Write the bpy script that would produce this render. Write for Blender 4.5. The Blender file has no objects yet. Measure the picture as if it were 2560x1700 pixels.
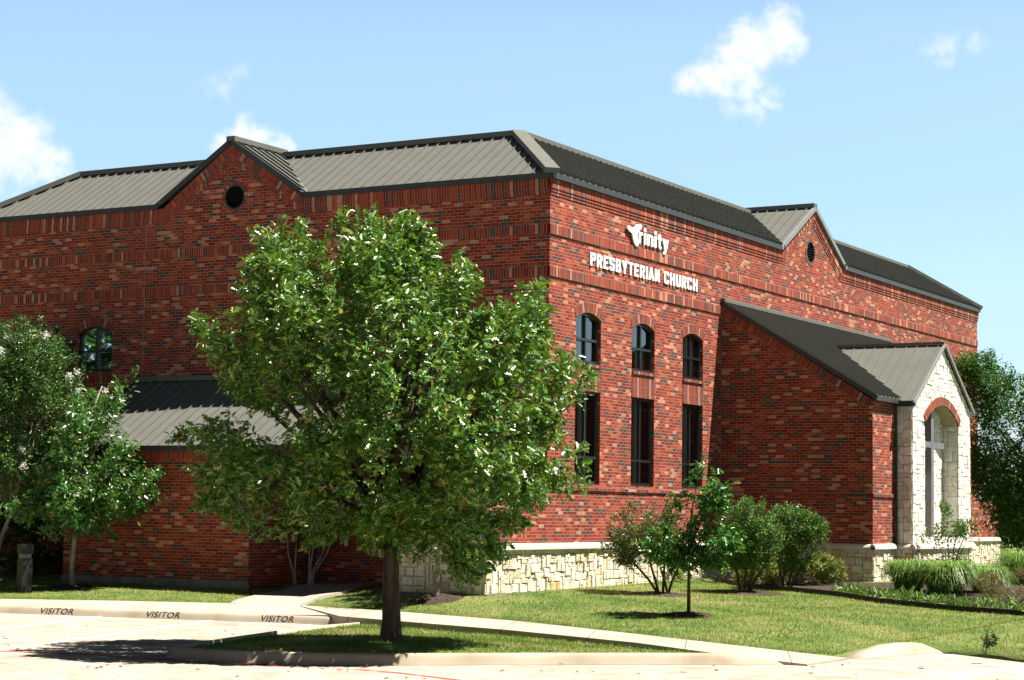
import bpy, bmesh, math, random
import numpy as np
from mathutils import Vector, Matrix
from mathutils.geometry import tessellate_polygon

random.seed(7); RNG = np.random.default_rng(7)
C = bpy.context.scene.collection
sc = bpy.context.scene

# ------------------------------------------------------------------ camera
CAM = np.array([-35.76943, -19.74678, 2.07155])
FW = np.array([0.86318213, 0.49750845, 0.08603455])
RT = np.array([0.49823777, -0.86692233, 0.01431107])
UP = np.array([-0.08170515, -0.0305126, 0.99618936])
F = 4978.384
cd = bpy.data.cameras.new('camera'); cam = bpy.data.objects.new('camera', cd); C.objects.link(cam)
cd.sensor_width = 36; cd.lens = F*36/2560; cd.clip_end = 6000; cd.clip_start = .5
cam.matrix_world = Matrix([[RT[0], UP[0], -FW[0], CAM[0]], [RT[1], UP[1], -FW[1], CAM[1]], [RT[2], UP[2], -FW[2], CAM[2]], [0, 0, 0, 1]])
sc.camera = cam

# ------------------------------------------------------------------ light
sc.view_settings.view_transform = 'Standard'; sc.view_settings.look = 'None'
sc.view_settings.exposure = 1.55; sc.view_settings.gamma = 1
SX, SY, SZ = .45, -1.0, 2.1
sl = bpy.data.lights.new('sun', 'SUN'); so = bpy.data.objects.new('sun', sl); C.objects.link(so)
sl.energy = 5.0; sl.angle = math.radians(.5); sl.color = (1, .955, .87)
so.rotation_euler = Vector((SX, SY, SZ)).to_track_quat('Z', 'Y').to_euler()
W = bpy.data.worlds.new('World'); sc.world = W; W.use_nodes = True
nt = W.node_tree; nt.nodes.clear()
def N(t, **k):
    n = nt.nodes.new(t)
    for a, b in k.items(): setattr(n, a, b)
    return n
sky = N('ShaderNodeTexSky', sky_type='NISHITA', sun_disc=False)
sky.sun_elevation = math.atan2(SZ, math.hypot(SX, SY)); sky.sun_rotation = math.atan2(SX, SY)
sky.air_density = 1.0; sky.dust_density = .6; sky.ozone_density = 2.0
bg = N('ShaderNodeBackground'); bg.inputs[1].default_value = .0455
wo = N('ShaderNodeOutputWorld')
tc = N('ShaderNodeTexCoord')
def pxdir(px, py):
    d = FW*F+RT*(px-1280)-UP*(py-850); return d/np.linalg.norm(d)
blobs = [(1950, 88, 74, 1), (1890, 125, 80, 1), (1830, 160, 80, 1), (1770, 195, 62, .95), (1720, 205, 40, .8), (1872, 215, 62, .9), (1885, 262, 48, .8), (1930, 245, 45, .75), (1830, 255, 40, .6),
         (30, 375, 120, 1), (-60, 350, 150, 1), (100, 400, 78, .9), (150, 420, 45, .6), (600, 350, 62, 1), (655, 345, 55, 1), (700, 365, 42, .9), (560, 385, 55, .95), (640, 400, 60, .9),
         (2360, 112, 60, .5), (2430, 105, 42, .48), (2370, 140, 42, .45), (590, 190, 45, .36), (545, 215, 55, .34)]
prev = None
nz0 = N('ShaderNodeTexNoise'); nz0.inputs['Scale'].default_value = 55; nz0.inputs['Detail'].default_value = 4; nz0.inputs['Roughness'].default_value = .55
wv = N('ShaderNodeVectorMath', operation='MULTIPLY_ADD'); wv.inputs[1].default_value = (.022,)*3
off = N('ShaderNodeVectorMath', operation='SUBTRACT'); off.inputs[1].default_value = (.5,)*3
nt.links.new(tc.outputs['Generated'], nz0.inputs['Vector'])
nt.links.new(nz0.outputs['Color'], off.inputs[0]); nt.links.new(off.outputs[0], wv.inputs[0]); nt.links.new(tc.outputs['Generated'], wv.inputs[2])
for bx, by, br, wt in blobs:
    d = N('ShaderNodeVectorMath', operation='DISTANCE'); d.inputs[1].default_value = tuple(pxdir(bx, by))
    nt.links.new(wv.outputs[0], d.inputs[0])
    m = N('ShaderNodeMapRange'); m.inputs[1].default_value = 0; m.inputs[2].default_value = br*1.25/F; m.inputs[3].default_value = wt; m.inputs[4].default_value = 0
    nt.links.new(d.outputs['Value'], m.inputs[0])
    if prev is None: prev = m.outputs[0]
    else:
        q = N('ShaderNodeMath', operation='MAXIMUM'); nt.links.new(prev, q.inputs[0]); nt.links.new(m.outputs[0], q.inputs[1]); prev = q.outputs[0]
nz = N('ShaderNodeTexNoise'); nz.inputs['Scale'].default_value = 95; nz.inputs['Detail'].default_value = 9; nz.inputs['Roughness'].default_value = .56
nt.links.new(tc.outputs['Generated'], nz.inputs['Vector'])
ns = N('ShaderNodeMath', operation='MULTIPLY_ADD'); ns.inputs[1].default_value = 1.15; ns.inputs[2].default_value = -.60
nt.links.new(nz.outputs['Fac'], ns.inputs[0])
gate = N('ShaderNodeMath', operation='ADD'); nt.links.new(prev, gate.inputs[0]); nt.links.new(ns.outputs[0], gate.inputs[1])
rp = N('ShaderNodeMapRange', interpolation_type='SMOOTHSTEP'); rp.inputs[1].default_value = .06; rp.inputs[2].default_value = .92
nt.links.new(gate.outputs[0], rp.inputs[0])
gm = N('ShaderNodeMath', operation='GREATER_THAN'); gm.inputs[1].default_value = .001; nt.links.new(prev, gm.inputs[0])
gg = N('ShaderNodeMath', operation='MULTIPLY'); nt.links.new(rp.outputs[0], gg.inputs[0]); nt.links.new(gm.outputs[0], gg.inputs[1])
mx = N('ShaderNodeMix', data_type='RGBA'); nt.links.new(gg.outputs[0], mx.inputs['Factor'])
sp_ = N('ShaderNodeSeparateXYZ'); nt.links.new(tc.outputs['Generated'], sp_.inputs[0])
er_ = N('ShaderNodeValToRGB'); er_.color_ramp.interpolation = 'EASE'
for p_, v_ in ((0, 2.1), (.06, 2.35), (.13, 2.65), (.24, 3.2), (.33, 1.15), (.6, .2)):
    e_ = er_.color_ramp.elements[0] if p_ == 0 else er_.color_ramp.elements[-1] if p_ == .6 else er_.color_ramp.elements.new(p_)
    g_ = 1.04 if p_ > .2 else 1.10
    e_.position = p_; lo_b = max(0, 1-p_/.11); e_.color = (v_*(1.04-.12*lo_b)*.5, v_*g_*.5, v_*(1.0+.42*lo_b)*.5, 1)
nt.links.new(sp_.outputs['Z'], er_.inputs[0])
hs = N('ShaderNodeMix', data_type='RGBA', blend_type='MULTIPLY'); hs.inputs['Factor'].default_value = 1; nt.links.new(er_.outputs[0], hs.inputs['B']); hs.clamp_result = False
nt.links.new(sky.outputs[0], hs.inputs['A']); nt.links.new(hs.outputs['Result'], mx.inputs['A'])
mx.inputs['B'].default_value = (8.0, 8.3, 8.3, 1)
nt.links.new(mx.outputs['Result'], bg.inputs[0]); nt.links.new(bg.outputs[0], wo.inputs[0])

# ------------------------------------------------------------------ helpers
def tag(o, label=None, cat=None, group=None, kind=None):
    if label: o['label'] = label
    if cat: o['category'] = cat
    if group: o['group'] = group
    if kind: o['kind'] = kind
    return o
def empty(name, loc=(0, 0, 0)):
    o = bpy.data.objects.new(name, None); C.objects.link(o); o.location = loc; o.empty_display_size = .3; return o
class MB:
    """collects polygons with uv and a material slot"""
    def __init__(s): s.v = []; s.f = []; s.uv = []; s.mi = []
    def poly(s, pts, uv=None, m=0):
        i = len(s.v); s.v += [tuple(p) for p in pts]; s.f.append(tuple(range(i, i+len(pts))))
        if uv is None:
            a = np.array(pts, float); n = np.cross(a[1]-a[0], a[2]-a[0])
            if len(a) > 3: n = n+np.cross(a[2]-a[0], a[3]-a[0])
            n = np.abs(n); k = int(np.argmax(n))
            uv = [(p[1], p[2]) if k == 0 else (p[0], p[2]) if k == 1 else (p[0], p[1]) for p in pts]
        s.uv.append([tuple(x) for x in uv]); s.mi.append(m)
    def tess(s, outer, holes, to3, m=0):
        """2-D polygon with holes -> triangles, mapped by to3(s,z)"""
        loops = [[Vector((a, b, 0)) for a, b in L] for L in [outer]+holes]
        flat = [p for L in loops for p in L]
        for t in tessellate_polygon(loops):
            p = [flat[i] for i in t]
            s.poly([to3(q.x, q.y) for q in p], [(q.x, q.y) for q in p], m)
    def box(s, a, b, m=0):
        (x0, y0, z0), (x1, y1, z1) = a, b
        P = [(x0, y0, z0), (x1, y0, z0), (x1, y1, z0), (x0, y1, z0), (x0, y0, z1), (x1, y0, z1), (x1, y1, z1), (x0, y1, z1)]
        for q in ((0, 3, 2, 1), (4, 5, 6, 7), (0, 1, 5, 4), (1, 2, 6, 5), (2, 3, 7, 6), (3, 0, 4, 7)): s.poly([P[i] for i in q], None, m)
    def obox(s, o, ax, ay, az, m=0):
        o, ax, ay, az = [np.array(t, float) for t in (o, ax, ay, az)]
        P = [o, o+ax, o+ax+ay, o+ay, o+az, o+ax+az, o+ax+ay+az, o+ay+az]
        for q in ((0, 3, 2, 1), (4, 5, 6, 7), (0, 1, 5, 4), (1, 2, 6, 5), (2, 3, 7, 6), (3, 0, 4, 7)): s.poly([P[i] for i in q], None, m)
    def tube(s, pts, rad, n=8, m=0, cap=True):
        pts = [np.array(p, float) for p in pts]
        if not hasattr(rad, '__len__'): rad = [rad]*len(pts)
        rings = []
        for i, p in enumerate(pts):
            d = pts[min(i+1, len(pts)-1)]-pts[max(i-1, 0)]; d /= np.linalg.norm(d)+1e-9
            a = np.cross(d, (0, 0, 1)) if abs(d[2]) < .95 else np.cross(d, (1, 0, 0)); a /= np.linalg.norm(a); b = np.cross(d, a)
            if rings and (a@la) < 0: a = -a; b = -b
            la = a
            rings.append([p+rad[i]*(math.cos(t)*a+math.sin(t)*b) for t in np.arange(n)*2*math.pi/n])
        for i in range(len(rings)-1):
            for k in range(n):
                q = (k+1) % n; s.poly([rings[i][k], rings[i][q], rings[i+1][q], rings[i+1][k]], None, m)
        if cap: s.poly(rings[-1], None, m); s.poly(rings[0][::-1], None, m)
    def build(s, name, mats, parent=None, smooth=False, merge=False):
        me = bpy.data.meshes.new(name)
        me.from_pydata(s.v, [], s.f)
        l = me.uv_layers.new(name='UVMap')
        l.data.foreach_set('uv', np.array([c for u in s.uv for c in u], np.float32).ravel())
        me.polygons.foreach_set('material_index', s.mi)
        for m in (mats if isinstance(mats, (list, tuple)) else [mats]): me.materials.append(m)
        if merge or smooth:
            bm = bmesh.new(); bm.from_mesh(me); bmesh.ops.remove_doubles(bm, verts=bm.verts, dist=1e-4)
            bmesh.ops.recalc_face_normals(bm, faces=bm.faces); bm.to_mesh(me); bm.free()
        if smooth: me.polygons.foreach_set('use_smooth', [True]*len(me.polygons))
        o = bpy.data.objects.new(name, me); C.objects.link(o)
        if parent: o.parent = parent
        return o
def npmesh(name, V, nper, mat, parent=None, faces=None, extra=None):
    """V: (n*nper,3); faces: list of index tuples inside one piece"""
    me = bpy.data.meshes.new(name); n = len(V)//nper
    me.vertices.add(len(V)); me.vertices.foreach_set('co', V.astype(np.float32).ravel())
    idx = []; starts = []; tot = []; c = 0
    for f in faces: idx += list(f)
    k = len(idx); base = (np.arange(n)*nper)[:, None]
    L = (base+np.array(idx)[None, :]).ravel()
    ls = np.array([len(f) for f in faces]); st = np.concatenate([[0], np.cumsum(ls)[:-1]])
    me.loops.add(len(L)); me.loops.foreach_set('vertex_index', L.astype(np.int32))
    me.polygons.add(n*len(faces)); me.polygons.foreach_set('loop_start', ((np.arange(n)*k)[:, None]+st[None, :]).ravel().astype(np.int32))
    me.update(calc_edges=True); me.validate()
    me.materials.append(mat)
    o = bpy.data.objects.new(name, me); C.objects.link(o)
    if parent: o.parent = parent
    return o

# ------------------------------------------------------------------ materials
def mat(name, col, rough=.8, metal=0, spec=.5):
    m = bpy.data.materials.new(name); m.use_nodes = True
    b = m.node_tree.nodes['Principled BSDF']; b.inputs['Base Color'].default_value = (*col, 1); b.inputs['Roughness'].default_value = rough
    b.inputs['Metallic'].default_value = metal; b.inputs['Specular IOR Level'].default_value = spec
    return m
def nodes(m): return m.node_tree, m.node_tree.nodes['Principled BSDF']
def add(t, ty, **k):
    n = t.nodes.new(ty)
    for a, b in k.items(): setattr(n, a, b)
    return n
def ramp(t, stops, interp='LINEAR'):
    r = add(t, 'ShaderNodeValToRGB'); r.color_ramp.interpolation = interp; e = r.color_ramp.elements
    while len(e) > 1: e.remove(e[-1])
    e[0].position = stops[0][0]; e[0].color = (*stops[0][1], 1)
    for p, c in stops[1:]: x = e.new(p); x.color = (*c, 1)
    return r
def mottled(name, stops, scale=3., rough=.85, detail=6, bump=.0, bscale=60., spec=.3, coord='Object', stretch=None):
    m = mat(name, (.5, .5, .5), rough, 0, spec); t, b = nodes(m)
    tcn = add(t, 'ShaderNodeTexCoord'); nz = add(t, 'ShaderNodeTexNoise'); nz.inputs['Scale'].default_value = scale; nz.inputs['Detail'].default_value = detail
    src = tcn.outputs[coord]
    if stretch:
        mp = add(t, 'ShaderNodeMapping'); mp.inputs['Scale'].default_value = stretch; t.links.new(src, mp.inputs['Vector']); src = mp.outputs[0]
    t.links.new(src, nz.inputs['Vector']); r = ramp(t, stops); t.links.new(nz.outputs['Fac'], r.inputs[0]); t.links.new(r.outputs[0], b.inputs['Base Color'])
    if bump:
        n2 = add(t, 'ShaderNodeTexNoise'); n2.inputs['Scale'].default_value = bscale; n2.inputs['Detail'].default_value = 5; t.links.new(src, n2.inputs['Vector'])
        bp = add(t, 'ShaderNodeBump'); bp.inputs['Strength'].default_value = bump; bp.inputs['Distance'].default_value = .02
        t.links.new(n2.outputs['Fac'], bp.inputs['Height']); t.links.new(bp.outputs[0], b.inputs['Normal'])
    return m
REDS = [(0, (.048, .040, .036)), (.13, (.155, .0145, .0075)), (.34, (.205, .024, .0105)), (.60, (.245, .038, .0155)), (.80, (.29, .072, .031)), (.905, (.375, .175, .112))]
def brick(name, offset=.5, stops=REDS, mort=(.29, .195, .145)):
    m = mat(name, (.3, .05, .03), .9, 0, .25); t, b = nodes(m)
    uv = add(t, 'ShaderNodeUVMap', uv_map='UVMap')
    br = add(t, 'ShaderNodeTexBrick', offset=offset); br.inputs['Color1'].default_value = (0, 0, 0, 1); br.inputs['Color2'].default_value = (1, 1, 1, 1); br.inputs['Mortar'].default_value = (0, 0, 0, 1)
    for k, v in (('Scale', 1), ('Mortar Size', .0048), ('Mortar Smooth', .15), ('Bias', 0), ('Brick Width', .2031), ('Row Height', .0677)): br.inputs[k].default_value = v
    t.links.new(uv.outputs[0], br.inputs['Vector'])
    r = ramp(t, stops, 'CONSTANT'); t.links.new(br.outputs['Color'], r.inputs[0])
    nz = add(t, 'ShaderNodeTexNoise'); nz.inputs['Scale'].default_value = 9; nz.inputs['Detail'].default_value = 6; t.links.new(uv.outputs[0], nz.inputs['Vector'])
    n2 = add(t, 'ShaderNodeTexNoise'); n2.inputs['Scale'].default_value = .7; n2.inputs['Detail'].default_value = 3; t.links.new(uv.outputs[0], n2.inputs['Vector'])
    ad = add(t, 'ShaderNodeMath', operation='ADD'); t.links.new(nz.outputs['Fac'], ad.inputs[0]); t.links.new(n2.outputs['Fac'], ad.inputs[1])
    mr = add(t, 'ShaderNodeMapRange'); mr.inputs[1].default_value = .6; mr.inputs[2].default_value = 1.4; mr.inputs[3].default_value = .72; mr.inputs[4].default_value = 1.28
    mp = add(t, 'ShaderNodeMapping'); mp.inputs['Scale'].default_value = (2.2, .28, 1); t.links.new(uv.outputs[0], mp.inputs['Vector'])
    n3 = add(t, 'ShaderNodeTexNoise'); n3.inputs['Scale'].default_value = 1.0; n3.inputs['Detail'].default_value = 6; t.links.new(mp.outputs[0], n3.inputs['Vector'])
    a2 = add(t, 'ShaderNodeMath', operation='MULTIPLY_ADD'); a2.inputs[1].default_value = .8; t.links.new(n3.outputs['Fac'], a2.inputs[0]); t.links.new(ad.outputs[0], a2.inputs[2])
    a3 = add(t, 'ShaderNodeMath', operation='SUBTRACT'); a3.inputs[1].default_value = .4; t.links.new(a2.outputs[0], a3.inputs[0]); t.links.new(a3.outputs[0], mr.inputs[0])
    mu = add(t, 'ShaderNodeMix', data_type='RGBA', blend_type='MULTIPLY'); mu.inputs['Factor'].default_value = 1
    t.links.new(r.outputs[0], mu.inputs['A']); t.links.new(mr.outputs[0], mu.inputs['B'])
    mm = add(t, 'ShaderNodeMix', data_type='RGBA'); t.links.new(br.outputs['Fac'], mm.inputs['Factor']); t.links.new(mu.outputs['Result'], mm.inputs['A']); mm.inputs['B'].default_value = (*mort, 1)
    t.links.new(mm.outputs['Result'], b.inputs['Base Color'])
    bp = add(t, 'ShaderNodeBump', invert=True); bp.inputs['Strength'].default_value = .5; bp.inputs['Distance'].default_value = .008
    t.links.new(br.outputs['Fac'], bp.inputs['Height']); t.links.new(bp.outputs[0], b.inputs['Normal'])
    return m
M = {}
M['brick'] = brick('red_brick'); M['soldier'] = brick('soldier_brick', 0.0)
M['metal_roof'] = mottled('bronze_grey_roof', [(.3, (.108, .108, .094)), (.7, (.122, .122, .107))], 2.5, .6, 4, spec=.12)
M['pale_trim'] = mottled('grey_rake_trim', [(.3, (.17, .175, .17)), (.7, (.20, .205, .20))], 4, .5)
M['trim'] = mottled('dark_bronze_trim', [(.3, (.030, .031, .028)), (.7, (.04, .04, .036))], 5, .4)
M['frame'] = mat('black_bronze_frame', (.012, .013, .016), .35)
M['white'] = mottled('white_sign_metal', [(.3, (.80, .80, .79)), (.7, (.86, .86, .85))], 4, .45)
M['cap'] = mottled('cast_limestone', [(.25, (.40, .36, .30)), (.6, (.52, .48, .41)), (.8, (.56, .53, .46))], 2.2, .9, 8, .15, 40)
M['mortar'] = mottled('stone_mortar', [(.3, (.30, .25, .17)), (.7, (.42, .36, .26))], 8, .95)
M['concrete'] = mottled('pale_concrete', [(.2, (.235, .195, .15)), (.5, (.305, .27, .222)), (.75, (.35, .315, .265))], .55, .9, 9, .12, 120)
M['kerb'] = mottled('kerb_concrete', [(.2, (.22, .17, .115)), (.5, (.33, .275, .205)), (.75, (.39, .335, .26))], 1.4, .95, 9, .2, 80)
M['found'] = mottled('grey_foundation', [(.3, (.12, .11, .095)), (.7, (.21, .195, .17))], 3, .95, 8, .2, 50)
M['bark'] = mottled('oak_bark', [(.3, (.030, .022, .016)), (.6, (.075, .055, .04)), (.8, (.12, .092, .07))], 14, .95, 8, .9, 30, stretch=(1, 1, .25))
M['pale_bark'] = mottled('pale_bark', [(.3, (.14, .115, .09)), (.6, (.27, .24, .20)), (.8, (.38, .35, .30))], 9, .9, 8, .4, 30, stretch=(1, 1, .4))
M['twig'] = mottled('brown_stem', [(.3, (.05, .034, .022)), (.7, (.11, .078, .05))], 9, .9)
M['mulch'] = mottled('dark_mulch', [(.3, (.018, .012, .009)), (.55, (.045, .03, .02)), (.75, (.09, .062, .042))], 14, 1, 8, .9, 40)
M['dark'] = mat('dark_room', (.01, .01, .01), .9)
M['black_paint'] = mottled('worn_black_paint', [(.35, (.02, .018, .016)), (.62, (.05, .042, .032)), (.74, (.22, .18, .13))], 16, .85)
M['white_paint'] = mottled('worn_white_paint', [(.25, (.62, .58, .52)), (.5, (.82, .81, .79))], 9, .8)
M['red_paint'] = mottled('worn_red_paint', [(.3, (.48, .26, .19)), (.42, (.45, .06, .045)), (.65, (.40, .018, .018))], 5, .8)
M['steel_edge'] = mottled('dark_steel_edging', [(.3, (.012, .010, .009)), (.7, (.035, .022, .018))], 6, .7)
M['bollard'] = mottled('grey_bronze_metal', [(.3, (.010, .0105, .0125)), (.7, (.017, .0175, .02))], 6, .45)
M['lens'] = mat('frosted_lens', (.10, .098, .095), .3)
M['cross'] = mottled('dark_bronze_cross', [(.3, (.115, .10, .115)), (.7, (.16, .14, .155))], 5, .4)
def island_mat(name, stops, rough=.45, spec=.5, trans=.25, tcol=(.12, .25, .02), noise=None):
    m = mat(name, (.1, .2, .05), rough, 0, spec); t, b = nodes(m)
    g = add(t, 'ShaderNodeNewGeometry'); r = ramp(t, stops); src = g.outputs['Random Per Island']
    if noise:
        tcn = add(t, 'ShaderNodeTexCoord'); nz = add(t, 'ShaderNodeTexNoise'); nz.inputs['Scale'].default_value = noise[0]; nz.inputs['Detail'].default_value = 5; t.links.new(tcn.outputs['Object'], nz.inputs['Vector'])
        mr = add(t, 'ShaderNodeMapRange'); mr.inputs[1].default_value = .40; mr.inputs[2].default_value = .62; t.links.new(nz.outputs['Fac'], mr.inputs[0])
        mi = add(t, 'ShaderNodeMix', data_type='FLOAT'); mi.inputs['Factor'].default_value = noise[1]; t.links.new(src, mi.inputs['A']); t.links.new(mr.outputs[0], mi.inputs['B']); src = mi.outputs['Result']
    t.links.new(src, r.inputs[0]); t.links.new(r.outputs[0], b.inputs['Base Color'])
    if trans:
        tr = add(t, 'ShaderNodeBsdfTranslucent'); ms = add(t, 'ShaderNodeMixShader'); ms.inputs[0].default_value = trans
        mu = add(t, 'ShaderNodeMix', data_type='RGBA'); mu.inputs['Factor'].default_value = .6; t.links.new(r.outputs[0], mu.inputs['A']); mu.inputs['B'].default_value = (*tcol, 1)
        t.links.new(mu.outputs['Result'], tr.inputs[0]); o = t.nodes['Material Output']
        t.links.new(b.outputs[0], ms.inputs[1]); t.links.new(tr.outputs[0], ms.inputs[2]); t.links.new(ms.outputs[0], o.inputs[0])
    return m
M['oak_leaf'] = island_mat('oak_leaf', [(0, (.028, .10, .009)), (.45, (.06, .17, .013)), (.8, (.13, .25, .022)), (.95, (.22, .28, .035)), (1, (.30, .18, .045))], .40, .9, .18, (.2, .36, .01))
M['young_leaf'] = island_mat('young_oak_leaf', [(0, (.024, .105, .012)), (.5, (.045, .165, .016)), (.85, (.09, .20, .025)), (1, (.24, .12, .03))], .36, 1.0, .27, (.07, .24, .01))
M['myrtle_leaf'] = island_mat('crape_myrtle_leaf', [(0, (.03, .11, .016)), (.5, (.065, .175, .024)), (.85, (.125, .235, .042)), (1, (.22, .18, .04))], .38, 1.0, .27, (.07, .18, .02))
M['bush_leaf'] = island_mat('wax_myrtle_leaf', [(0, (.05, .14, .018)), (.5, (.105, .225, .032)), (.85, (.19, .31, .07)), (1, (.32, .33, .14))], .32, .6, .22, (.08, .22, .02))
M['red_bush_leaf'] = island_mat('bronze_tinged_leaf', [(0, (.035, .085, .016)), (.5, (.065, .125, .024)), (.8, (.12, .15, .035)), (.95, (.2, .13, .04)), (1, (.24, .09, .04))], .36, .6, .22, (.14, .14, .02))
M['hedge_leaf'] = island_mat('pale_hedge_leaf', [(0, (.12, .20, .022)), (.5, (.25, .33, .05)), (.85, (.42, .45, .12)), (1, (.52, .48, .22))], .5, .4, .22, (.25, .25, .05))
M['shade_leaf'] = island_mat('shade_tree_leaf', [(0, (.022, .075, .012)), (.5, (.045, .13, .018)), (.85, (.09, .20, .03)), (1, (.16, .26, .04))], .5, .3, .28, (.12, .32, .02))
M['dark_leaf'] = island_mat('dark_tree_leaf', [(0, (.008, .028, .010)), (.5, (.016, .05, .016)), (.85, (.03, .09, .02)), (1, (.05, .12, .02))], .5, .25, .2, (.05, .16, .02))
M['grass_blade'] = island_mat('ornamental_grass_blade', [(0, (.05, .13, .015)), (.5, (.10, .20, .03)), (.85, (.2, .29, .08)), (1, (.36, .36, .17))], .45, .5, .3, (.2, .35, .03))
M['tan_leaf'] = island_mat('tan_shrub_leaf', [(0, (.07, .08, .02)), (.5, (.15, .14, .04)), (.8, (.24, .19, .06)), (1, (.30, .2, .09))], .5, .4, .22, (.25, .2, .05))
M['lawn_blade'] = island_mat('lawn_blade', [(0, (.05, .125, .014)), (.25, (.10, .185, .022)), (.5, (.19, .235, .042)), (.72, (.29, .275, .085)), (.9, (.36, .30, .14)), (1, (.28, .19, .10))], .6, .3, .3, (.26, .36, .05), (1.0, .78))
M['dead_leaf'] = island_mat('dead_leaf', [(0, (.14, .06, .025)), (.5, (.28, .13, .05)), (1, (.42, .25, .12))], .7, .3, 0)
M['petal'] = island_mat('white_petal', [(0, (.72, .70, .62)), (1, (.86, .85, .80))], .6, .3, .2, (.8, .8, .75))
M['rose_petal'] = island_mat('coral_petal', [(0, (.75, .07, .06)), (1, (.85, .16, .12))], .5, .3, .2, (.8, .1, .08))
M['gall'] = island_mat('tan_acorn', [(0, (.28, .15, .06)), (1, (.45, .27, .12))], .6, .3, 0)
# soil and turf under the blades
M['turf'] = mottled('turf_soil', [(.25, (.05, .085, .014)), (.45, (.085, .125, .024)), (.62, (.14, .155, .042)), (.78, (.19, .16, .07))], .9, .95, 9, .5, 60)
def pavement_mat(name, stops, jx, jy, ang, stain=.35):
    m = mottled(name, stops, .55, .9, 9, .12, 120); t, b = nodes(m); src = b.inputs['Base Color'].links[0].from_socket
    tcn = add(t, 'ShaderNodeTexCoord'); mp = add(t, 'ShaderNodeMapping'); mp.inputs['Rotation'].default_value = (0, 0, ang); t.links.new(tcn.outputs['Object'], mp.inputs['Vector'])
    br = add(t, 'ShaderNodeTexBrick', offset=0); br.inputs['Color1'].default_value = (.94, .94, .94, 1); br.inputs['Color2'].default_value = (1.05, 1.04, 1.02, 1); br.inputs['Mortar'].default_value = (.42, .38, .33, 1)
    for k, v in (('Scale', 1), ('Mortar Size', .009), ('Mortar Smooth', .2), ('Bias', 0), ('Brick Width', jx), ('Row Height', jy)): br.inputs[k].default_value = v
    t.links.new(mp.outputs[0], br.inputs['Vector'])
    mu = add(t, 'ShaderNodeMix', data_type='RGBA', blend_type='MULTIPLY'); mu.inputs['Factor'].default_value = 1; t.links.new(src, mu.inputs['A']); t.links.new(br.outputs['Color'], mu.inputs['B'])
    nz = add(t, 'ShaderNodeTexNoise'); nz.inputs['Scale'].default_value = 1.6; nz.inputs['Detail'].default_value = 10; nz.inputs['Roughness'].default_value = .7; t.links.new(tcn.outputs['Object'], nz.inputs['Vector'])
    r_ = ramp(t, [(.40, (1-stain, 1-stain*1.15, 1-stain*1.3)), (.55, (1, 1, 1))]); t.links.new(nz.outputs['Fac'], r_.inputs[0])
    m2 = add(t, 'ShaderNodeMix', data_type='RGBA', blend_type='MULTIPLY'); m2.inputs['Factor'].default_value = 1; t.links.new(mu.outputs['Result'], m2.inputs['A']); t.links.new(r_.outputs[0], m2.inputs['B'])
    t.links.new(m2.outputs['Result'], b.inputs['Base Color']); return m
CONC = [(.2, (.285, .235, .185)), (.5, (.335, .29, .24)), (.75, (.37, .33, .282))]
M['concrete'] = pavement_mat('pale_concrete', CONC, 4.6, 4.6, .5, .24)
M['walk'] = pavement_mat('broom_finished_walk', CONC, 1.5, 40, 1.15, .12)
def stone_mat(name, stops):
    m = mat(name, (.6, .5, .35), .92, 0, .25); t, b = nodes(m)
    g = add(t, 'ShaderNodeNewGeometry'); r = ramp(t, stops)
    t.links.new(g.outputs['Random Per Island'], r.inputs[0])
    tcn = add(t, 'ShaderNodeTexCoord'); nz = add(t, 'ShaderNodeTexNoise'); nz.inputs['Scale'].default_value = 7; nz.inputs['Detail'].default_value = 8; t.links.new(tcn.outputs['Object'], nz.inputs['Vector'])
    mr = add(t, 'ShaderNodeMapRange'); mr.inputs[1].default_value = .3; mr.inputs[2].default_value = .7; mr.inputs[3].default_value = .74; mr.inputs[4].default_value = 1.1; t.links.new(nz.outputs['Fac'], mr.inputs[0])
    mu = add(t, 'ShaderNodeMix', data_type='RGBA', blend_type='MULTIPLY'); mu.inputs['Factor'].default_value = 1; t.links.new(r.outputs[0], mu.inputs['A']); t.links.new(mr.outputs[0], mu.inputs['B'])
    t.links.new(mu.outputs['Result'], b.inputs['Base Color'])
    n2 = add(t, 'ShaderNodeTexNoise'); n2.inputs['Scale'].default_value = 22; n2.inputs['Detail'].default_value = 6; t.links.new(tcn.outputs['Object'], n2.inputs['Vector'])
    bp = add(t, 'ShaderNodeBump'); bp.inputs['Strength'].default_value = .8; bp.inputs['Distance'].default_value = .025; t.links.new(n2.outputs['Fac'], bp.inputs['Height']); t.links.new(bp.outputs[0], b.inputs['Normal'])
    return m
M['stone'] = stone_mat('rough_limestone', [(0, (.52, .44, .31)), (.3, (.60, .53, .39)), (.6, (.65, .60, .48)), (.86, (.69, .65, .55)), (.95, (.58, .44, .24)), (1, (.50, .34, .14))])
M['pale_stone'] = stone_mat('pale_limestone', [(0, (.60, .56, .47)), (.3, (.70, .67, .58)), (.7, (.76, .735, .66)), (.95, (.78, .76, .69)), (1, (.62, .50, .31))])
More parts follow.
